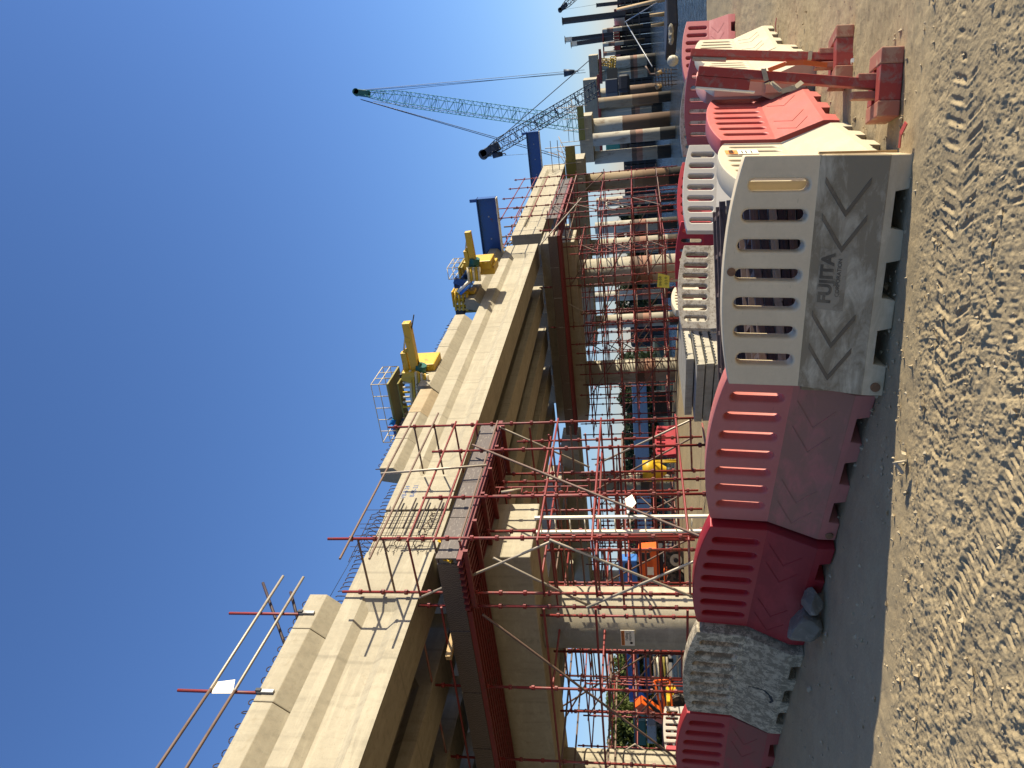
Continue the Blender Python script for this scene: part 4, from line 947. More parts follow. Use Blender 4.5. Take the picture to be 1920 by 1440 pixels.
p, q = P_t(1035, 470, .15), P_t(1000, 505, .15); tube_part(t2, 'brace', P_s(1047, 560, 24.9), P_s(1105, 590, 24.9), .03, 'scaffold_grey'); tube_part(t2, 'brace', P_t(1012, 460, .15), P_t(1090, 372, .15), .03, 'scaffold_grey')
# platform scaffold standing up above the far span
t3 = empty('scaffold_posts', brm(0, 0, 0), 'cluster of rusty upright tubes standing on the far span beside the blue beam', 'scaffold')
for j, t in enumerate((-2.3, -3.4, -4.6)):
    for i in range(5):
        s = 28.2 + i * 2.2 + j * .2; z0 = ZT + GR * s + .1
        tube_part(t3, 'upright', (t, s, z0), (t, s, z0 + 1.1 + .45 * ((i * 3 + j) % 3) * .5), .045, 'scaffold_rust')
    tube_part(t3, 'rail', (t, 28, ZT + .95), (t, 37.4, ZT + 1.05), .03, 'scaffold_red')
for i in range(5): tube_part(t3, 'rail', (-2.2, 28.2 + i * 2.2, ZT + 1.1), (-4.7, 28.5 + i * 2.2, ZT + 1.1), .03, 'scaffold_red'); tube_part(t3, 'brace', (-2.3, 28.2 + i * 2.2, ZT + .5), (-3.4, 28.4 + i * 2.2, ZT + 1.5), .025, 'scaffold_grey')
for i in range(4): MB().bar((-2.0, 28.4 + i * 2.3, ZT + .48), (-2.1, 30.4 + i * 2.3, ZT + .62), .05, .14).build('toe_board', 'timber_pale', t3)
tower('red scaffold under the middle span between the two pier columns', [-6.9, -8.1, -9.3, -10.5, -11.7], [24.0, 25.2, 28.2, 29.6], 5.0, [.5, 1.3, 2.1, 2.9, 3.7, 4.5], r=.03, base=-.3)
tower('dense red scaffold standing between the two columns of the second pier', [-1.6, -2.8, -5.2, -6.3], [23.8, 25.1, 28.4], 4.9, [.5, 1.3, 2.1, 2.9, 3.7, 4.5], r=.028, base=-.3)
pf = empty('hanging_platform', brm(0, 24.6, 0), 'dark red beam platform along the shaded face of the second pier cap', 'platform')
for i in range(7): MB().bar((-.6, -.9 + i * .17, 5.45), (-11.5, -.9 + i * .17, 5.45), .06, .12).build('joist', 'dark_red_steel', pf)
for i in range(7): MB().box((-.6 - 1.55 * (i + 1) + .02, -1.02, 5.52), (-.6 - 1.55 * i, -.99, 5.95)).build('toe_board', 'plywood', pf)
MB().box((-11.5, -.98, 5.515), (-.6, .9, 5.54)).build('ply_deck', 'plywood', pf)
tower('dark red scaffold further left behind the front one, seen through it', [-12.0, -13.4, -14.8, -16.2, -17.6], [17.5, 19.0, 20.5, 22.0], 4.6, [.6, 1.5, 2.4, 3.3, 4.2], r=.03)
tower('red scaffold at the far left under the nearest span', [-9.5, -11.0, -12.5, -14.0], [6.5, 8.0, 9.5], 4.2, [.6, 1.5, 2.4, 3.3, 4.0], r=.026)

# ================================================================== MACHINES ON THE DECK
def D4(x, y, t): a = ont(x, y, t); return Vector(a)
def railing(parent, pts, z0, h, mat='rail_cream', r=.015, posts=None):
    for (a, b) in zip(pts, pts[1:]):
        a, b = Vector(a), Vector(b)
        for k in (.5, 1.0): tube_part(parent, 'rail', a + Vector((0, 0, h * k)), b + Vector((0, 0, h * k)), r, mat, 6)
        n = max(1, int((b - a).length / .45))
        for i in range(n + 1): tube_part(parent, 'rail_post', a + (b - a) * i / n, a + (b - a) * i / n + Vector((0, 0, h)), r, mat, 6)
def gantry(label, sM, boxes, jibs, bars, plat, motor):
    pt = lambda x, y, ds=0: Vector(ons(x, y, sM + ds)) - Vector((0, sM, ZT + .15))
    r_ = empty('launching_gantry', brm(0, sM, ZT + .15), label, 'launching gantry', 'yellow launching gantries on the deck')
    for (x0, x1, y0, y1, d0, d1, mat, nm) in boxes:
        p, q = pt(x1, y1), pt(x0, y0); hb = MB().box((p.x, d0, p.z), (q.x, d1, q.z)).build(nm, mat, r_, bevel=.03)
        if nm in ('winch_housing', 'power_pack', 'support_leg') and q.x - p.x > .25:
            n_ = 4
            for k in range(n_): zz_ = p.z + (q.z - p.z) * (.15 + .7 * k / n_); MB().box((p.x + .06, d0 - .03, zz_), (q.x - .06, d0 - .005, zz_ + (q.z - p.z) * .07)).build('stiffener', mat, hb)
            MB().box((p.x + (q.x - p.x) * .3, d0 - .045, p.z + (q.z - p.z) * .55), (p.x + (q.x - p.x) * .7, d0 - .032, p.z + (q.z - p.z) * .8)).build('access_panel', 'dark_steel', hb)
    for (x0, y0, x1, y1, w_, h_, mat, nm) in jibs: MB().bar(pt(x0, y0), pt(x1, y1), w_, h_).build(nm, mat, r_, bevel=.015)
    for (x0, y0, x1, y1, rr, mat, d) in bars: tube_part(r_, 'pipe', pt(x0, y0, 0) + Vector((0, d, 0)), pt(x1, y1, 0) + Vector((0, d, 0)), rr, mat)
    x, ya, yb, dep, h_ = plat; p, q = pt(x, ya), pt(x, yb); z = p.z
    MB().box((p.x, -.1, z - .06), (q.x, dep, z)).build('walkway', 'steel_olive', r_)
    for pts in ([(p.x, -.1, z), (q.x, -.1, z)], [(q.x, -.1, z), (q.x, dep, z)], [(p.x, -.1, z), (p.x, dep, z)], [(p.x, dep, z), (q.x, dep, z)]): railing(r_, pts, 0, h_)
    x, y0, y1, rr = motor; MB().tube(pt(x, y0), pt(x + 2, y1), rr, 14).build('hoist_motor', 'steel_green', r_); MB().tube(pt(x - 4, y1 + 2), pt(x - 1, y1 + 4), rr * .8, 10).build('gearbox', 'steel_green', r_)
    return r_
Y_, OL, BL_, DB, CR, DK = 'steel_yellow', 'steel_olive', 'steel_blue', 'steel_blue', 'rail_cream', 'dark_steel'
gb1 = [(751, 815, 690, 712, .2, 1.2, Y_, 'winch_housing'), (768, 830, 712, 742, .5, 1.6, Y_, 'support_leg'), (745, 765, 717, 800, -.1, .35, OL, 'cross_beam'), (765, 830, 745, 765, .2, .8, OL, 'support_leg'), (733, 757, 800, 822, .1, 1.2, BL_, 'control_box'), (742, 752, 712, 735, .4, 1.1, DK, 'grating_panel'), (757, 790, 692, 700, -.3, .2, Y_, 'bracket'), (785, 815, 775, 800, .3, 1.0, OL, 'support_leg')]
gj1 = [(782, 704, 762, 604, .28, .26, Y_, 'jib'), (767, 706, 757, 660, .22, .2, Y_, 'upper_jib'), (757, 660, 771, 652, .12, .12, Y_, 'link'), (776, 706, 757, 700, .5, .3, Y_, 'jib_pivot')]
gp1 = [(757, 660, 762, 604, .03, CR, 0), (768, 640, 776, 590, .02, DK, 0), (776, 660, 790, 690, .02, DK, 0)] + [(772 + 6 * k, 690, 776 + 6 * k, 760 - 4 * k, .05, Y_ if k % 2 else CR, -.2 - .05 * k) for k in range(7)] + [(758, 705 + 9 * k, 800, 703 + 9 * k, .04, CR if k % 3 else Y_, -.15) for k in range(7)]
g1_ = gantry('nearer yellow launching gantry with jib, green motor and blue tarp on the deck', 10.5, gb1, gj1, gp1, (748, 826, 717, 1.3, .55), (787, 700, 684, .2))
t_ = MB(); c_ = Vector(ons(746, 800, 10.3)) - Vector((0, 10.5, ZT + .15)); c2_ = Vector(ons(732, 782, 10.3)) - Vector((0, 10.5, ZT + .15)); W2, H2 = c2_.x - c_.x, c2_.z - c_.z
gpt = lambda i, j: (c_.x + W2 * i / 6, c_.y - .1 + .12 * math.sin(i * 1.9 + j * 1.3), c_.z + H2 * j / 4 + .06 * math.sin(i * 2.3))
t_.add([gpt(i, j) for j in range(5) for i in range(7)], [(j * 7 + i, j * 7 + i + 1, j * 7 + i + 8, j * 7 + i + 7) for j in range(4) for i in range(6)], True); t_.build('blue_tarp', 'tarp_blue', g1_)
gb2 = [(866, 920, 495, 507, .2, 1.2, Y_, 'winch_housing'), (874, 925, 507, 520, .4, 1.5, Y_, 'support_leg'), (858, 868, 503, 517, .1, .8, OL, 'cross_beam'), (850, 862, 530, 541, .0, 1.4, BL_, 'power_pack'), (862, 884, 524, 536, .6, 1.6, BL_, 'power_pack'), (850, 890, 548, 552, .0, .5, Y_, 'frame_post'), (850, 890, 562, 566, .0, .5, Y_, 'frame_post'), (846, 854, 546, 575, -.1, .5, Y_, 'frame_beam'), (872, 882, 545, 578, -.1, .4, Y_, 'frame_beam'), (852, 870, 580, 594, .1, 1.0, DK, 'control_box'), (868, 905, 576, 590, .3, 1.1, OL, 'support_leg')]
gj2 = [(890, 503, 877, 434, .26, .25, Y_, 'jib'), (880, 505, 873, 470, .2, .18, Y_, 'upper_jib'), (873, 470, 880, 464, .12, .12, Y_, 'link'), (852, 524, 884, 535, .2, .3, BL_, 'ram')]
gp2 = [(873, 470, 876, 434, .03, CR, 0), (884, 522, 862, 543, .07, 'white_metal', -.3), (888, 526, 866, 546, .06, 'steel_blue_bright', -.35)] + [(880 + 5 * k, 497, 882 + 5 * k, 522, .06, Y_ if k % 2 else CR, -.3) for k in range(5)] + [(856, 546 + 6 * k, 880, 546 + 6 * k, .05, CR if k % 2 else Y_, -.2) for k in range(6)] + [(856 + 7 * k, 545, 857 + 7 * k, 578, .05, Y_, -.25) for k in range(4)]
gantry('farther yellow launching gantry with a blue power pack, behind the coping gap', 18.2, gb2, gj2, gp2, (862, 521, 500, 1.2, .45), (888, 502, 484, .22))

# ================================================================== CRANES
def lattice(parent, p0, p1, w0, w1, n, mat, up=(0, 0, 1), rr=.09, lc=.045, taper=None):
    p0, p1 = Vector(p0), Vector(p1); d = (p1 - p0); u = Vector((1, 0, 0)); x = d.cross(Vector(up)).normalized(); 
    if x.length < .1: x = u
    y = x.cross(d).normalized(); W_ = lambda k: (taper(k) if taper else w0 + (w1 - w0) * k)
    ring = lambda k: [p0 + d * k + (x * sx + y * sy) * W_(k) / 2 for sx, sy in ((-1, -1), (1, -1), (1, 1), (-1, 1))]
    rs = [ring(i / n) for i in range(n + 1)]
    for c in range(4): MB().path([r_[c] for r_ in rs], rr, 5).build('chord', mat, parent)
    b = MB()
    for i in range(n):
        for c in range(4):
            a_, b_ = (c, (c + 1) % 4) if i % 2 else ((c + 1) % 4, c)
            b.tube(rs[i][a_], rs[i + 1][b_], lc, 4, caps=False)
            if i % 6 == 0: b.tube(rs[i][c], rs[i][(c + 1) % 4], lc * 1.4, 4, caps=False)
    o = b.build('lacing', mat, parent); o['kind'] = 'stuff'; return rs
def crane(label, depth, base, tip, wmax, mat, body, lines, hook, headr, taper, rr, lc, n):
    pb = Vector(at_depth(*base, depth)); pt_ = Vector(at_depth(*tip, depth)); org = Vector((pb.x, pb.y, 1.0))
    r_ = empty('lattice_crane', Matrix.Translation(org), label, 'crane')
    lattice(r_, pb - org, pt_ - org, wmax, wmax, n, mat, rr=rr, lc=lc, taper=taper)
    MB().tube(pt_ - org + Vector((0, -.4, 0)), pt_ - org + Vector((0, .4, 0)), headr, 14).build('head_sheave', 'crane_dark' if mat != 'crane_green' else 'steel_green', r_)
    MB().bar(pt_ - org - (pt_ - pb).normalized() * 2.2, pt_ - org + (pt_ - pb).normalized() * .3, .8, .9).build('boom_head', 'steel_green' if mat == 'crane_green' else 'crane_dark', r_, bevel=.1)
    for (xa, ya), (xb, yb), rr_ in lines: tube_part(r_, 'rope', Vector(at_depth(xa, ya, depth)) - org, Vector(at_depth(xb, yb, depth)) - org, rr_, 'crane_dark', 5)
    for (hx, hy), hr in hook:
        c = Vector(at_depth(hx, hy, depth)) - org; MB().tube(c + Vector((0, 0, -hr * 1.6)), c + Vector((0, 0, hr * 1.2)), hr * .55, 10, hr).build('hook_block', 'crane_dark', r_); MB().path([c + Vector((0, 0, -hr * 1.6)), c + Vector((.1, 0, -hr * 2.2)), c + Vector((-.1, 0, -hr * 2.6))], .07, 5).build('hook', 'crane_dark', r_)
    bx, by, bw_, bh = body; c = Vector(at_depth(bx, by, depth)) - org
    MB().box((c.x - bw_ / 2, c.y - 1.5, c.z - bh / 2), (c.x + bw_ / 2, c.y + 1.5, c.z + bh / 2)).build('machine_house', 'crane_teal' if mat == 'crane_green' else 'crane_dark', r_, bevel=.1); MB().box((c.x + bw_ / 2, c.y - 1.4, c.z - bh / 2), (c.x + bw_ / 2 + 1.2, c.y + .2, c.z + bh * .35)).build('cab', 'dark_glass', r_)
    for sy in (-2.2, 1.4): MB().box((c.x - bw_ * .6, c.y + sy, c.z - bh / 2 - 1.3), (c.x + bw_ * .6, c.y + sy + .8, c.z - bh / 2 - .05)).build('track', 'dark_steel', r_, bevel=.3)
    return r_
gt = lambda k: 1.75 if k < .80 else 1.75 - (k - .80) / .20 * 1.3
crane('tall green lattice-boom crane rising highest behind the bridge', 112, (1120, 238), (668, 173), 2.1, 'crane_green', (1150, 278, 1.9, 2.0), [((664, 170), (1096, 131), .035), ((668, 171), (1098, 136), .035), ((672, 176), (1062, 137), .03), ((676, 186), (1045, 290), .05), ((678, 187), (1050, 296), .05), ((700, 190), (1075, 240), .03)], [((1066, 136), .55)], .5, gt, .05, .028, 54)
dt_ = lambda k: 1.25 if k < .85 else 1.25 - (k - .85) / .15 * .8
crane('shorter dark lattice-boom crane crossing in front of the green boom', 88, (1120, 165), (906, 290), 1.25, 'crane_dark', (1148, 170, 1.6, 1.4), [((904, 288), (1105, 113), .05), ((908, 294), (1060, 284), .02), ((906, 294), (932, 291), .03), ((1000, 230), (1100, 170), .02)], [((932, 290), .4)], .5, dt_, .055, .03, 34)
crane('small distant crane boom at the upper right corner', 190, (1120, -45), (1050, 19), 1.1, 'crane_dark', (1150, -60, 4, 3), [((1051, 19), (1120, 8), .03)], [], .5, lambda k: 1.3 - .8 * max(0, k - .8) / .2, .09, .05, 20)

# ================================================================== RIVER WORKS
def atd(x, y, Y): return Vector(at_depth(x, y, Y))
JY = 150.
a = atd(1213, 645, JY); b_ = atd(1210, -80, JY); ztop = atd(1162, 60, JY).z
jt = empty('sheet_pile_jetty', Matrix.Translation((0, JY, 0)), 'long dark sheet-pile jetty wall standing in the river', 'jetty')
sp = MB().prism([(-.5, .0), (-.3, -.35), (.3, -.35), (.5, 0), (.5, .1), (-.5, .1)], 'z', -4, ztop).mesh('sheet_pile', 'sheet_pile')
n = int((b_.x - a.x) / 1.0)
for i in range(n): inst('sheet_pile', sp, jt, Matrix.Translation((a.x + i, .3 * (i % 2), 0)))
for k, z in enumerate((.2, 1.5, 2.8)): MB().box((a.x, -.55, z), (b_.x, -.40, z + .25)).build('waler', 'dark_steel', jt)
MB().box((a.x, .2, ztop), (b_.x, 9, ztop + .25)).build('deck', 'dark_steel', jt)
def far_box(name, x0, x1, y0, y1, Y, dep, mat, label, cat, bevel=.05, group=None):
    p = atd(x1, y1, Y); q = atd(x0, y0, Y); r_ = MB().box((0, 0, 0), (q.x - p.x, dep, q.z - p.z)).build(name, mat, bevel=bevel); r_.location = p; return tag(r_, label, cat, group)
rb = far_box('red_deckhouse', 1150, 1163, 48, 100, JY - 3, 4, 'red_steel', 'long red box structure on the jetty below the twin piles', 'deckhouse')
L = atd(1150, 48, JY).x - atd(1150, 100, JY).x
for k in range(14): MB().box((L * k / 14, -.08, .1), (L * k / 14 + .12, -.01, 1.25)).build('rib', 'red_steel', rb)
for k in range(4): MB().box((L * (.35 + .12 * k), -.25, .1), (L * (.35 + .12 * k) + .09, -.15, 1.5)).build('ladder_post', 'rail_cream', rb)
cb = far_box('maroon_cabin', 1151, 1172, 17, 30, JY - 4, 4, 'dark_red_steel', 'small maroon cabin with a white end on the jetty', 'cabin'); MB().box((-.06, .1, .1), (-.01, 3.8, 2.1)).build('end_panel', 'white_metal', cb)
def pile(x0, y0, x1, y1, wd, Y, label, cap=False, mat='dark_steel'):
    p, q = atd(x1, y1, Y), atd(x0, y0, Y); r_ = empty('steel_pile', Matrix.Translation(p), label, 'steel pile', 'raking steel piles on the jetty'); d = q - p
    MB().bar((0, 0, 0), d, wd, wd).build('shaft', mat, r_)
    if cap: MB().bar(d * .86, d * 1.0, wd * 1.15, wd * 1.15).build('painted_top', 'white_metal', r_); MB().bar(d * 1.0, d * 1.012, wd * 1.8, wd * 1.8).build('head_plate', 'grey_steel', r_)
    else: MB().bar(d * .985, d * 1.0, wd * 1.25, wd * 1.25).build('head_plate', 'dark_steel', r_); 
pile(1054, 40, 1172, 26, .85, JY - 5, 'thickest dark steel pile standing at the upper right'); pile(1060, 75, 1150, 64, .6, JY - 5, 'left one of the twin piles with white tops', True); pile(1071, 83, 1150, 72, .6, JY - 7, 'right one of the twin piles with white tops, the lower', True)
pile(1118, 10, 1165, 5, .5, JY - 3, 'thin dark pile frame behind the maroon cabin')
for k, (x0, x1, y0, y1, lab) in enumerate(((1119, 1130, 140, 300, 'dark red walkway beam below the long blue-grey cap'), (1122, 1129, 92, 150, 'dark red walkway beam below the farthest pier cap'), (1129, 1133, 56, 104, 'thin dark red beam under the twin piles'))):
    wb = far_box('walkway_beam', x0, x1, y0, y1, 94 + 24 * k, 1.5, 'dark_red_steel', lab, 'beam', .03, 'dark red walkway beams')
for k, (x0, x1, y0, y1) in enumerate(((1130, 1162, 50, 58), (1130, 1165, 76, 84), (1132, 1150, 95, 103), (1133, 1170, 120, 131))):
    p = atd(x1, (y0 + y1) / 2, 135); q = atd(x0, (y0 + y1) / 2, 135); o = MB().tube((0, 0, -4), (0, 0, q.z - p.z), (y1 - y0) / 2 * 135 / F, 20).build('round_column', 'pile_banded'); o.location = p
    tag(o, ['pale far column below the thin dark red beam, nearest the border', 'pale far column under the lower twin pile', 'short pale column left of the red box structure', 'pale column beside the yellow lattice frame'][k], 'column', 'far columns at the jetty')
yl = empty('yellow_lattice_frame', Matrix.Translation(atd(1150, 108, 120)), 'small yellow lattice frame hanging among the far columns', 'lattice frame')
p = atd(1150, 125, 120) - atd(1150, 108, 120); lattice(yl, (0, 0, 0), atd(1146, 145, 120) - atd(1150, 108, 120), .8, .8, 8, 'steel_yellow', rr=.07, lc=.05); lattice(yl, atd(1150, 118, 120) - atd(1150, 108, 120), atd(1128, 116, 120) - atd(1150, 108, 120), .8, .8, 5, 'steel_yellow', rr=.07, lc=.05)
# things at the water's edge
bu = empty('mooring_buoy', Matrix.Translation(atd(1262, 114, 26)), 'round yellow-cream buoy behind the maroon barriers', 'buoy')
prf = [(0, .19), (.08, .175), (.15, .12), (.18, .03), (.17, -.06), (.11, -.15), (0, -.18)]; b = MB()
for (r0, z0), (r1, z1) in zip(prf, prf[1:]): b.tube((0, 0, z0), (0, 0, z1), max(r0, .002), 16, max(r1, .002), caps=False)
b.build('body', 'wheel_cream', bu); MB().path([(-.3, .2, .3), (-.28, .2, .75), (.0, .2, .9)], .03, 5).build('lifting_bar', 'scaffold_rust', bu)
rm = empty('rebar_mesh', Matrix.Translation(atd(1262, 150, 23)), 'tilted rebar mesh with wooden pegs at the water edge', 'rebar mesh')
org = atd(1262, 150, 23)
for k in range(6): tube_part(rm, 'bar', atd(1258 - 6 * k, 128, 23) - org, atd(1260 - 6 * k, 163 - k, 23.3) - org, .012, 'rebar_rust', 5)
for k in range(5): tube_part(rm, 'bar', atd(1228, 132 + 7 * k, 23) - org, atd(1270, 130 + 7 * k, 23.2) - org, .012, 'rebar_rust', 5)
for k in range(2): tube_part(rm, 'wooden_peg', atd(1230, 140 + 25 * k, 22.8) - org, atd(1240, 134 + 25 * k, 22.8) - org, .06, 'timber_pale', 8)
for k, (x0, y0, x1, y1, lab) in enumerate(((1218, 29, 1250, 26, 'right-hand timber stake standing in the shallow water'), (1221, 48, 1248, 44, 'left-hand timber stake standing in the shallow water'))):
    o = MB().tube((0, 0, 0), atd(x0, y0, 30) - atd(x1, y1, 30), .09, 8, .06).build('timber_stake', 'timber_pale'); o.location = atd(x1, y1, 30); tag(o, lab, 'stake', 'timber stakes in the water')
for k, (x0, y0, x1, y1, r_, m_, lab) in enumerate(((1158, 18, 1245, -1, .12, 'timber_pale', 'long tan pole leaning across the top right corner'), (1172, 41, 1232, 5, .035, 'grey_steel', 'upper mooring cable running to the bank'), (1174, 43, 1223, 125, .035, 'grey_steel', 'lower mooring cable dipping towards the water'))):
    p, q = atd(x0, y0, 60), atd(x1, y1, 45); o = MB().tube((0, 0, 0), q - p, r_, 6).build('leaning_pole' if k == 0 else 'mooring_cable', m_); o.location = p; tag(o, lab, 'pole' if k == 0 else 'cable')
far = [('dark_pontoon', 1248, 1272, -30, 45, 27, 3, 'dark_steel', 'dark concrete pontoon at the bank behind the top right barrier', 'pontoon'), ('blue_barge', 1183, 1224, 690, 1015, 82, 8, 'barge_blue', 'light blue barge hull seen under the bridge', 'barge'),
       ('black_tank', 1226, 1261, 734, 780, 46, 2, 'dark_steel', 'black square tank on the bank under the middle span', 'tank')]
for f_ in far: far_box(*f_)
for k in range(7):
    q = atd(1258 + random.uniform(-4, 6), 52 + k * 4, 24); rock((q.x, q.y), .14, 100 + k, 'rubble lump at the water edge, %s from the border' % ['first', 'second', 'third', 'fourth', 'fifth', 'sixth', 'seventh'][k], mat='concrete_slab').location.z = atd(1258, 60, 24).z

# ================================================================== SITE MACHINES UNDER THE BRIDGE
TY = 30.
org = atd(1285, 1062, TY); tr = empty('orange_site_tractor', Matrix.Translation(org), 'orange site tractor with a cream-rimmed wheel behind the pale column', 'tractor')
def L3(x, y, Y=TY): return atd(x, y, Y) - org
p, q = L3(1238, 1091), L3(1193, 1027)
MB().hexa([(p.x, 0, p.z), (q.x, 0, p.z), (q.x, 1.2, p.z), (p.x, 1.2, p.z), (p.x + .05, .05, q.z - .12), (q.x - .05, .05, q.z - .05), (q.x - .05, 1.2, q.z - .05), (p.x + .05, 1.2, q.z - .12)]).build('hood', 'machine_orange', tr, bevel=.10)
c0, c1 = L3(1219, 1052), L3(1203, 1046); MB().box((c0.x, -.02, c0.z), (c0.x + .32, .02, c1.z)).build('grille', 'dark_steel', tr)
c0 = L3(1226, 1078); MB().box((c0.x, -.015, c0.z), (c0.x + .30, .02, c0.z + .24)).build('label_plate', 'paper_white', tr)
wc = L3(1267, 1047); 
wh = MB(); wh.tube((wc.x, -.28, wc.z), (wc.x, .12, wc.z), .41, 22); 
for k in range(18):
    a_ = k * 2 * math.pi / 18; c_ = Vector((wc.x + math.cos(a_) * .42, 0, wc.z + math.sin(a_) * .42)); wh.bar(c_ + Vector((0, -.29, 0)), c_ + Vector((math.sin(a_) * .08, .1, -math.cos(a_) * .08)), .05, .05)
wh = wh.build('wheel', 'rubber', tr); MB().tube((wc.x, -.31, wc.z), (wc.x, -.2, wc.z), .23, 18).build('rim', 'wheel_cream', wh); MB().tube((wc.x, -.34, wc.z), (wc.x, -.30, wc.z), .09, 12).build('hub', 'dark_steel', wh)
p, q = L3(1278, 1092), L3(1244, 1066); MB().box((p.x, -.05, p.z), (q.x, .9, q.z)).build('fender', 'machine_orange', tr, bevel=.06); MB().tube((p.x + .1, -.2, p.z + .2), (p.x + .1, .2, p.z + .2), .36, 20).build('wheel', 'rubber', tr)
p, q = L3(1245, 1085), L3(1236, 1030); MB().box((p.x, .15, p.z), (q.x, 1.1, q.z + .05)).build('chassis', 'dark_steel', tr)
org = atd(1250, 1075, 33); bm_ = empty('blue_compressor', Matrix.Translation(org), 'blue machine box behind the orange tractor', 'machine')
p, q = atd(1196, 1094, 33) - org, atd(1160, 1050, 33) - org; MB().box((p.x, 0, p.z), (q.x, 1.2, q.z)).build('housing', 'steel_blue_bright', bm_, bevel=.05); MB().box((p.x + .1, .1, -1.2), (q.x - .1, 1.0, p.z)).build('frame', 'dark_steel', bm_); MB().tube((q.x - .25, -.02, q.z - .4), (q.x - .25, .1, q.z - .4), .16, 14).build('fan', 'dark_steel', bm_)
# yellow hopper
org = atd(1262, 882, 30); hp = empty('concrete_hopper', Matrix.Translation(org), 'yellow cone-shaped concrete hopper under the bridge', 'hopper')
s_ = 30 / F; b = MB(); b.tube((0, 0, 34 * s_), (0, 0, 55 * s_), 20 * s_, 24); b.tube((0, 0, 12 * s_), (0, 0, 34 * s_), 7 * s_, 24, 20 * s_, caps=False); b.build('bowl', 'steel_yellow', hp); MB().tube((0, 0, 2 * s_), (0, 0, 12 * s_), 6 * s_, 14).build('outlet', 'dark_steel', hp)
for dx, dy in ((-.35, -.3), (.35, -.3), (.35, .3), (-.35, .3)): tube_part(hp, 'leg', (dx, dy, -.15), (dx, dy, .75), .03, 'steel_yellow')
# mobile crane at the left, boom stowed low
org = atd(1245, 1300, 46); mc = empty('mobile_crane', Matrix.Translation(org), 'blue mobile crane with its boom lowered, at the left under the bridge', 'mobile crane')
def L4(x, y, Y=46): return atd(x, y, Y) - org
MB().bar(L4(1192, 1315), L4(1184, 1190, 48), .55, .72).build('boom', 'steel_blue_bright', mc, bevel=.04); MB().bar(L4(1194, 1300), L4(1188, 1190, 48), .58, .12).build('boom_strip', 'white_metal', mc)
MB().bar(L4(1208, 1312), L4(1190, 1285), .5, .5).build('boom_foot', 'steel_blue_bright', mc, bevel=.04)
p, q = L4(1222, 1308), L4(1207, 1255); MB().box((p.x, .3, p.z), (q.x, 2, q.z)).build('superstructure', 'steel_blue', mc, bevel=.06); p, q = L4(1236, 1330), L4(1222, 1190); MB().box((p.x, .2, p.z), (q.x, 2.2, q.z)).build('chassis', 'grey_steel', mc, bevel=.05)
for y in (1320, 1290, 1240, 1210): c = L4(1240, y); MB().tube((c.x, .0, c.z), (c.x, .5, c.z), .45, 18).build('wheel', 'rubber', mc)
# orange boom lift
org = atd(1258, 1330, 26); bl = empty('orange_boom_lift', Matrix.Translation(org), 'orange boom lift with railed basket at the lower left', 'boom lift')
def L5(x, y, Y=26): return atd(x, y, Y) - org
MB().bar(L5(1196, 1315), L5(1246, 1346, 26.4), .34, .36).build('upper_arm', 'machine_orange', bl, bevel=.03); MB().bar(L5(1214, 1320, 26.8), L5(1250, 1352, 27), .3, .28).build('lower_arm', 'machine_orange', bl, bevel=.03); MB().bar(L5(1205, 1312), L5(1240, 1338), .08, .1).build('ram', 'dark_steel', bl)
for (a_, b2) in (((1227, 1277), (1258, 1410)), ((1240, 1290), (1262, 1410)), ((1255, 1275), (1268, 1400)), ((1227, 1277), (1268, 1272)), ((1232, 1340), (1270, 1336)), ((1250, 1385), (1270, 1382))): tube_part(bl, 'basket_rail', L5(*a_, 25.5), L5(*b2, 25.5), .035, 'machine_orange')
p, q = L5(1272, 1360), L5(1250, 1318); MB().box((p.x, .2, p.z), (q.x, 1.6, q.z)).build('chassis', 'steel_yellow', bl, bevel=.05)
for y in (1355, 1323): c = L5(1274, y); MB().tube((c.x, .0, c.z), (c.x, .3, c.z), .3, 16).build('wheel', 'rubber', bl)
far_box('green_skip', 1188, 1212, 1352, 1398, 48, 2, 'steel_green', 'dark green skip in front of the trees at the left', 'skip'); far_box('white_tank', 1213, 1232, 1360, 1395, 44, 1.5, 'grey_steel', 'pale grey tank beside the green skip', 'tank')
# timber and tube stacks at the left
for k in range(5):
    p, q = atd(1232 + 6 * k, 1312, 36), atd(1226 + 6 * k, 1232, 36); o = MB().tube((0, 0, 0), q - p, .05, 8).build('scaffold_tube', ['scaffold_grey', 'white_metal', 'scaffold_rust', 'steel_olive', 'scaffold_grey'][k]); o.location = p
    tag(o, ['top', 'second', 'middle', 'fourth', 'bottom'][k] + ' tube of the stacked tubes by the blue mobile crane', 'tube', 'stacked tubes')
# yellow plate behind the red barriers
q = [atd(x, y, 15.0) for x, y in ((1255, 540), (1255, 517), (1234, 512), (1232, 538))]; c = sum(q, Vector()) / 4
yp = MB().add([p - c for p in q] + [p - c + Vector((0, .03, 0)) for p in q], [(0, 1, 2, 3), (7, 6, 5, 4), (0, 4, 5, 1), (1, 5, 6, 2), (2, 6, 7, 3), (3, 7, 4, 0)]).build('yellow_plate', 'sign_yellow'); yp.location = c; tag(yp, 'worn yellow plate with dark letters above the red barrier', 'sign')
text('IN-58', .075, yp, Matrix.Translation((0, -.012, .06)) @ RX, 'ink_black'); text('0 2 0', .07, yp, Matrix.Translation((0, -.012, -.05)) @ RX, 'ink_black')
MB().box((-.02, .035, -.6), (.02, .06, .1)).build('stake', 'timber_pale', yp)
ho = empty('white_hose', Matrix.Translation(atd(1150, 384, 41)), 'loop of pale hose hung on the second scaffold', 'hose'); org = atd(1150, 384, 41)
MB().path([atd(1150 + 13 * math.cos(a_), 384 + 9 * math.sin(a_), 41) - org for a_ in np.linspace(.5, 5.6, 16)], .06, 6).build('coil', 'white_metal', ho)

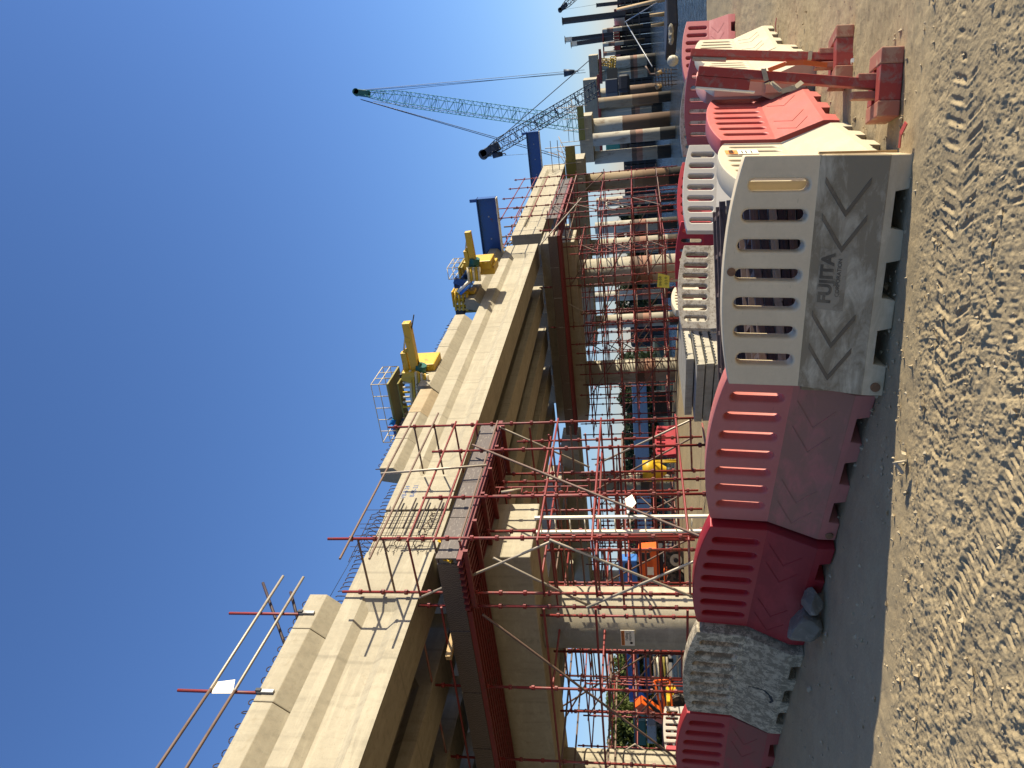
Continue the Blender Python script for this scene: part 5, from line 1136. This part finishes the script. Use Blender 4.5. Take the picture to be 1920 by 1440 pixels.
# ================================================================== TREES
def tree(x, y, ytop, Y, wid, label, mat='leaf', n=2600, ls=.16, name='tree', group='trees on the left bank'):
    base = atd(x, y, Y); zt = atd(ytop, y, Y).z; zb = gz(base.x, base.y); zb = zb if zb > -1 else -1.5; H_ = zt - zb
    r_ = empty(name, Matrix.Translation((base.x, base.y, zb)), label, 'tree', group); rg = np.random.default_rng(int(abs(x * 7 + y * 13)) % 99991)
    b = MB(); b.tube((0, 0, 0), (.1, 0, H_ * .55), .16, 8, .08); cl = []
    for k in range(9):
        a_ = rg.uniform(0, 6.28); h = rg.uniform(.25, .6) * H_; e = (math.cos(a_) * wid * rg.uniform(.35, .8), math.sin(a_) * wid * rg.uniform(.35, .8), h + H_ * rg.uniform(.1, .32)); b.tube((.05, 0, h), e, .06, 6, .02)
        for q in range(3): cl.append((np.array(e) + rg.normal(0, .35, 3) * np.array([wid, wid, H_ * .25]) * .6, rg.uniform(.25, .5) * wid))
    b.build('trunk', 'bark', r_)
    cl.append((np.array([0, 0, H_ * .85]), wid * .4)); N_ = n; pts = np.zeros((N_, 3)); 
    idx = rg.integers(0, len(cl), N_); d = rg.normal(size=(N_, 3)); d /= np.linalg.norm(d, axis=1)[:, None]; rad_ = rg.random(N_) ** .45
    for i in range(N_): c, rr = cl[idx[i]]; pts[i] = c + d[i] * rad_[i] * rr * np.array([1, 1, .75])
    pts[:, 2] = np.clip(pts[:, 2], H_ * .08, H_)
    u = rg.normal(size=(N_, 3)); u /= np.linalg.norm(u, axis=1)[:, None]; v = np.cross(u, rg.normal(size=(N_, 3))); v /= np.linalg.norm(v, axis=1)[:, None]; s_ = (ls * rg.uniform(.6, 1.3, N_))[:, None]
    V = np.stack([pts - u * s_, pts + v * s_ * .5, pts + u * s_, pts - v * s_ * .5], 1).reshape(-1, 3); me = bpy.data.meshes.new('crown'); me.from_pydata(V.tolist(), [], [(4 * i, 4 * i + 1, 4 * i + 2, 4 * i + 3) for i in range(N_)]); me.materials.append(MATS[mat])
    o = bpy.data.objects.new('crown', me); COL.objects.link(o); o.parent = r_
for k, (y, xt, Y, wd, lab) in enumerate(((1238, 1148, 58, 1.5, 'olive-green tree right beside the pale column'), (1275, 1152, 60, 1.7, 'tree behind the blue mobile crane boom'), (1322, 1150, 62, 1.6, 'tree behind the orange boom lift'), (1362, 1140, 55, 2.0, 'broad sunlit tree above the green skip'), (1415, 1138, 55, 2.1, 'tree at the lower left picture border'), (1470, 1142, 57, 2.0, 'tree just past the left border'), (1190, 1150, 60, 1.6, 'tree behind the pale column'))):
    tree(1235, y, xt, Y, wd, lab, n=3600, ls=.17)
for k, (y, xt, Y, wd, lab) in enumerate(((575, 1150, 100, 3.2, 'dark tree between the second and third pier columns'), (430, 1152, 105, 2.6, 'dark tree behind the second scaffold'), (488, 1156, 108, 2.0, 'dark tree half hidden by the second pier column'), (735, 1158, 100, 2.6, 'dark tree left of the second pier'))):
    tree(1215, y, xt, Y, wd, lab, 'leaf_dark', 2600, .28, group='trees on the far bank')
# wooded far shore as one mass
wd_ = MB(); rg = np.random.default_rng(21); N_ = 16000
X_ = rg.uniform(-75, 4, N_); Y_ = rg.uniform(112, 124, N_); hmax = 3.2 + 2.4 * (fbm(X_, X_ * 0, .22, 3, 77) + .5) + 1.0; Z_ = -1.6 + (hmax + 1.6) * rg.random(N_) ** .7
u = rg.normal(size=(N_, 3)); u /= np.linalg.norm(u, axis=1)[:, None]; v = np.cross(u, rg.normal(size=(N_, 3))); v /= np.linalg.norm(v, axis=1)[:, None]; P_ = np.stack([X_, Y_, Z_], 1); s_ = (.42 * rg.uniform(.6, 1.4, N_))[:, None]
V = np.stack([P_ - u * s_, P_ + v * s_ * .6, P_ + u * s_, P_ - v * s_ * .6], 1).reshape(-1, 3); me = bpy.data.meshes.new('far_wood'); me.from_pydata(V.tolist(), [], [(4 * i, 4 * i + 1, 4 * i + 2, 4 * i + 3) for i in range(N_)]); me.materials.append(MATS['leaf_dark'])
o = bpy.data.objects.new('far_wood', me); COL.objects.link(o); tag(o, 'dark wooded strip along the far shore under the bridge', 'wood', None, 'stuff')
b = MB(); b.prism([(110, -2.5), (113, .3), (140, .6), (140, -2.5)], 'x', -120, 6); structure(b.build('wooded_shore', 'far_land'))
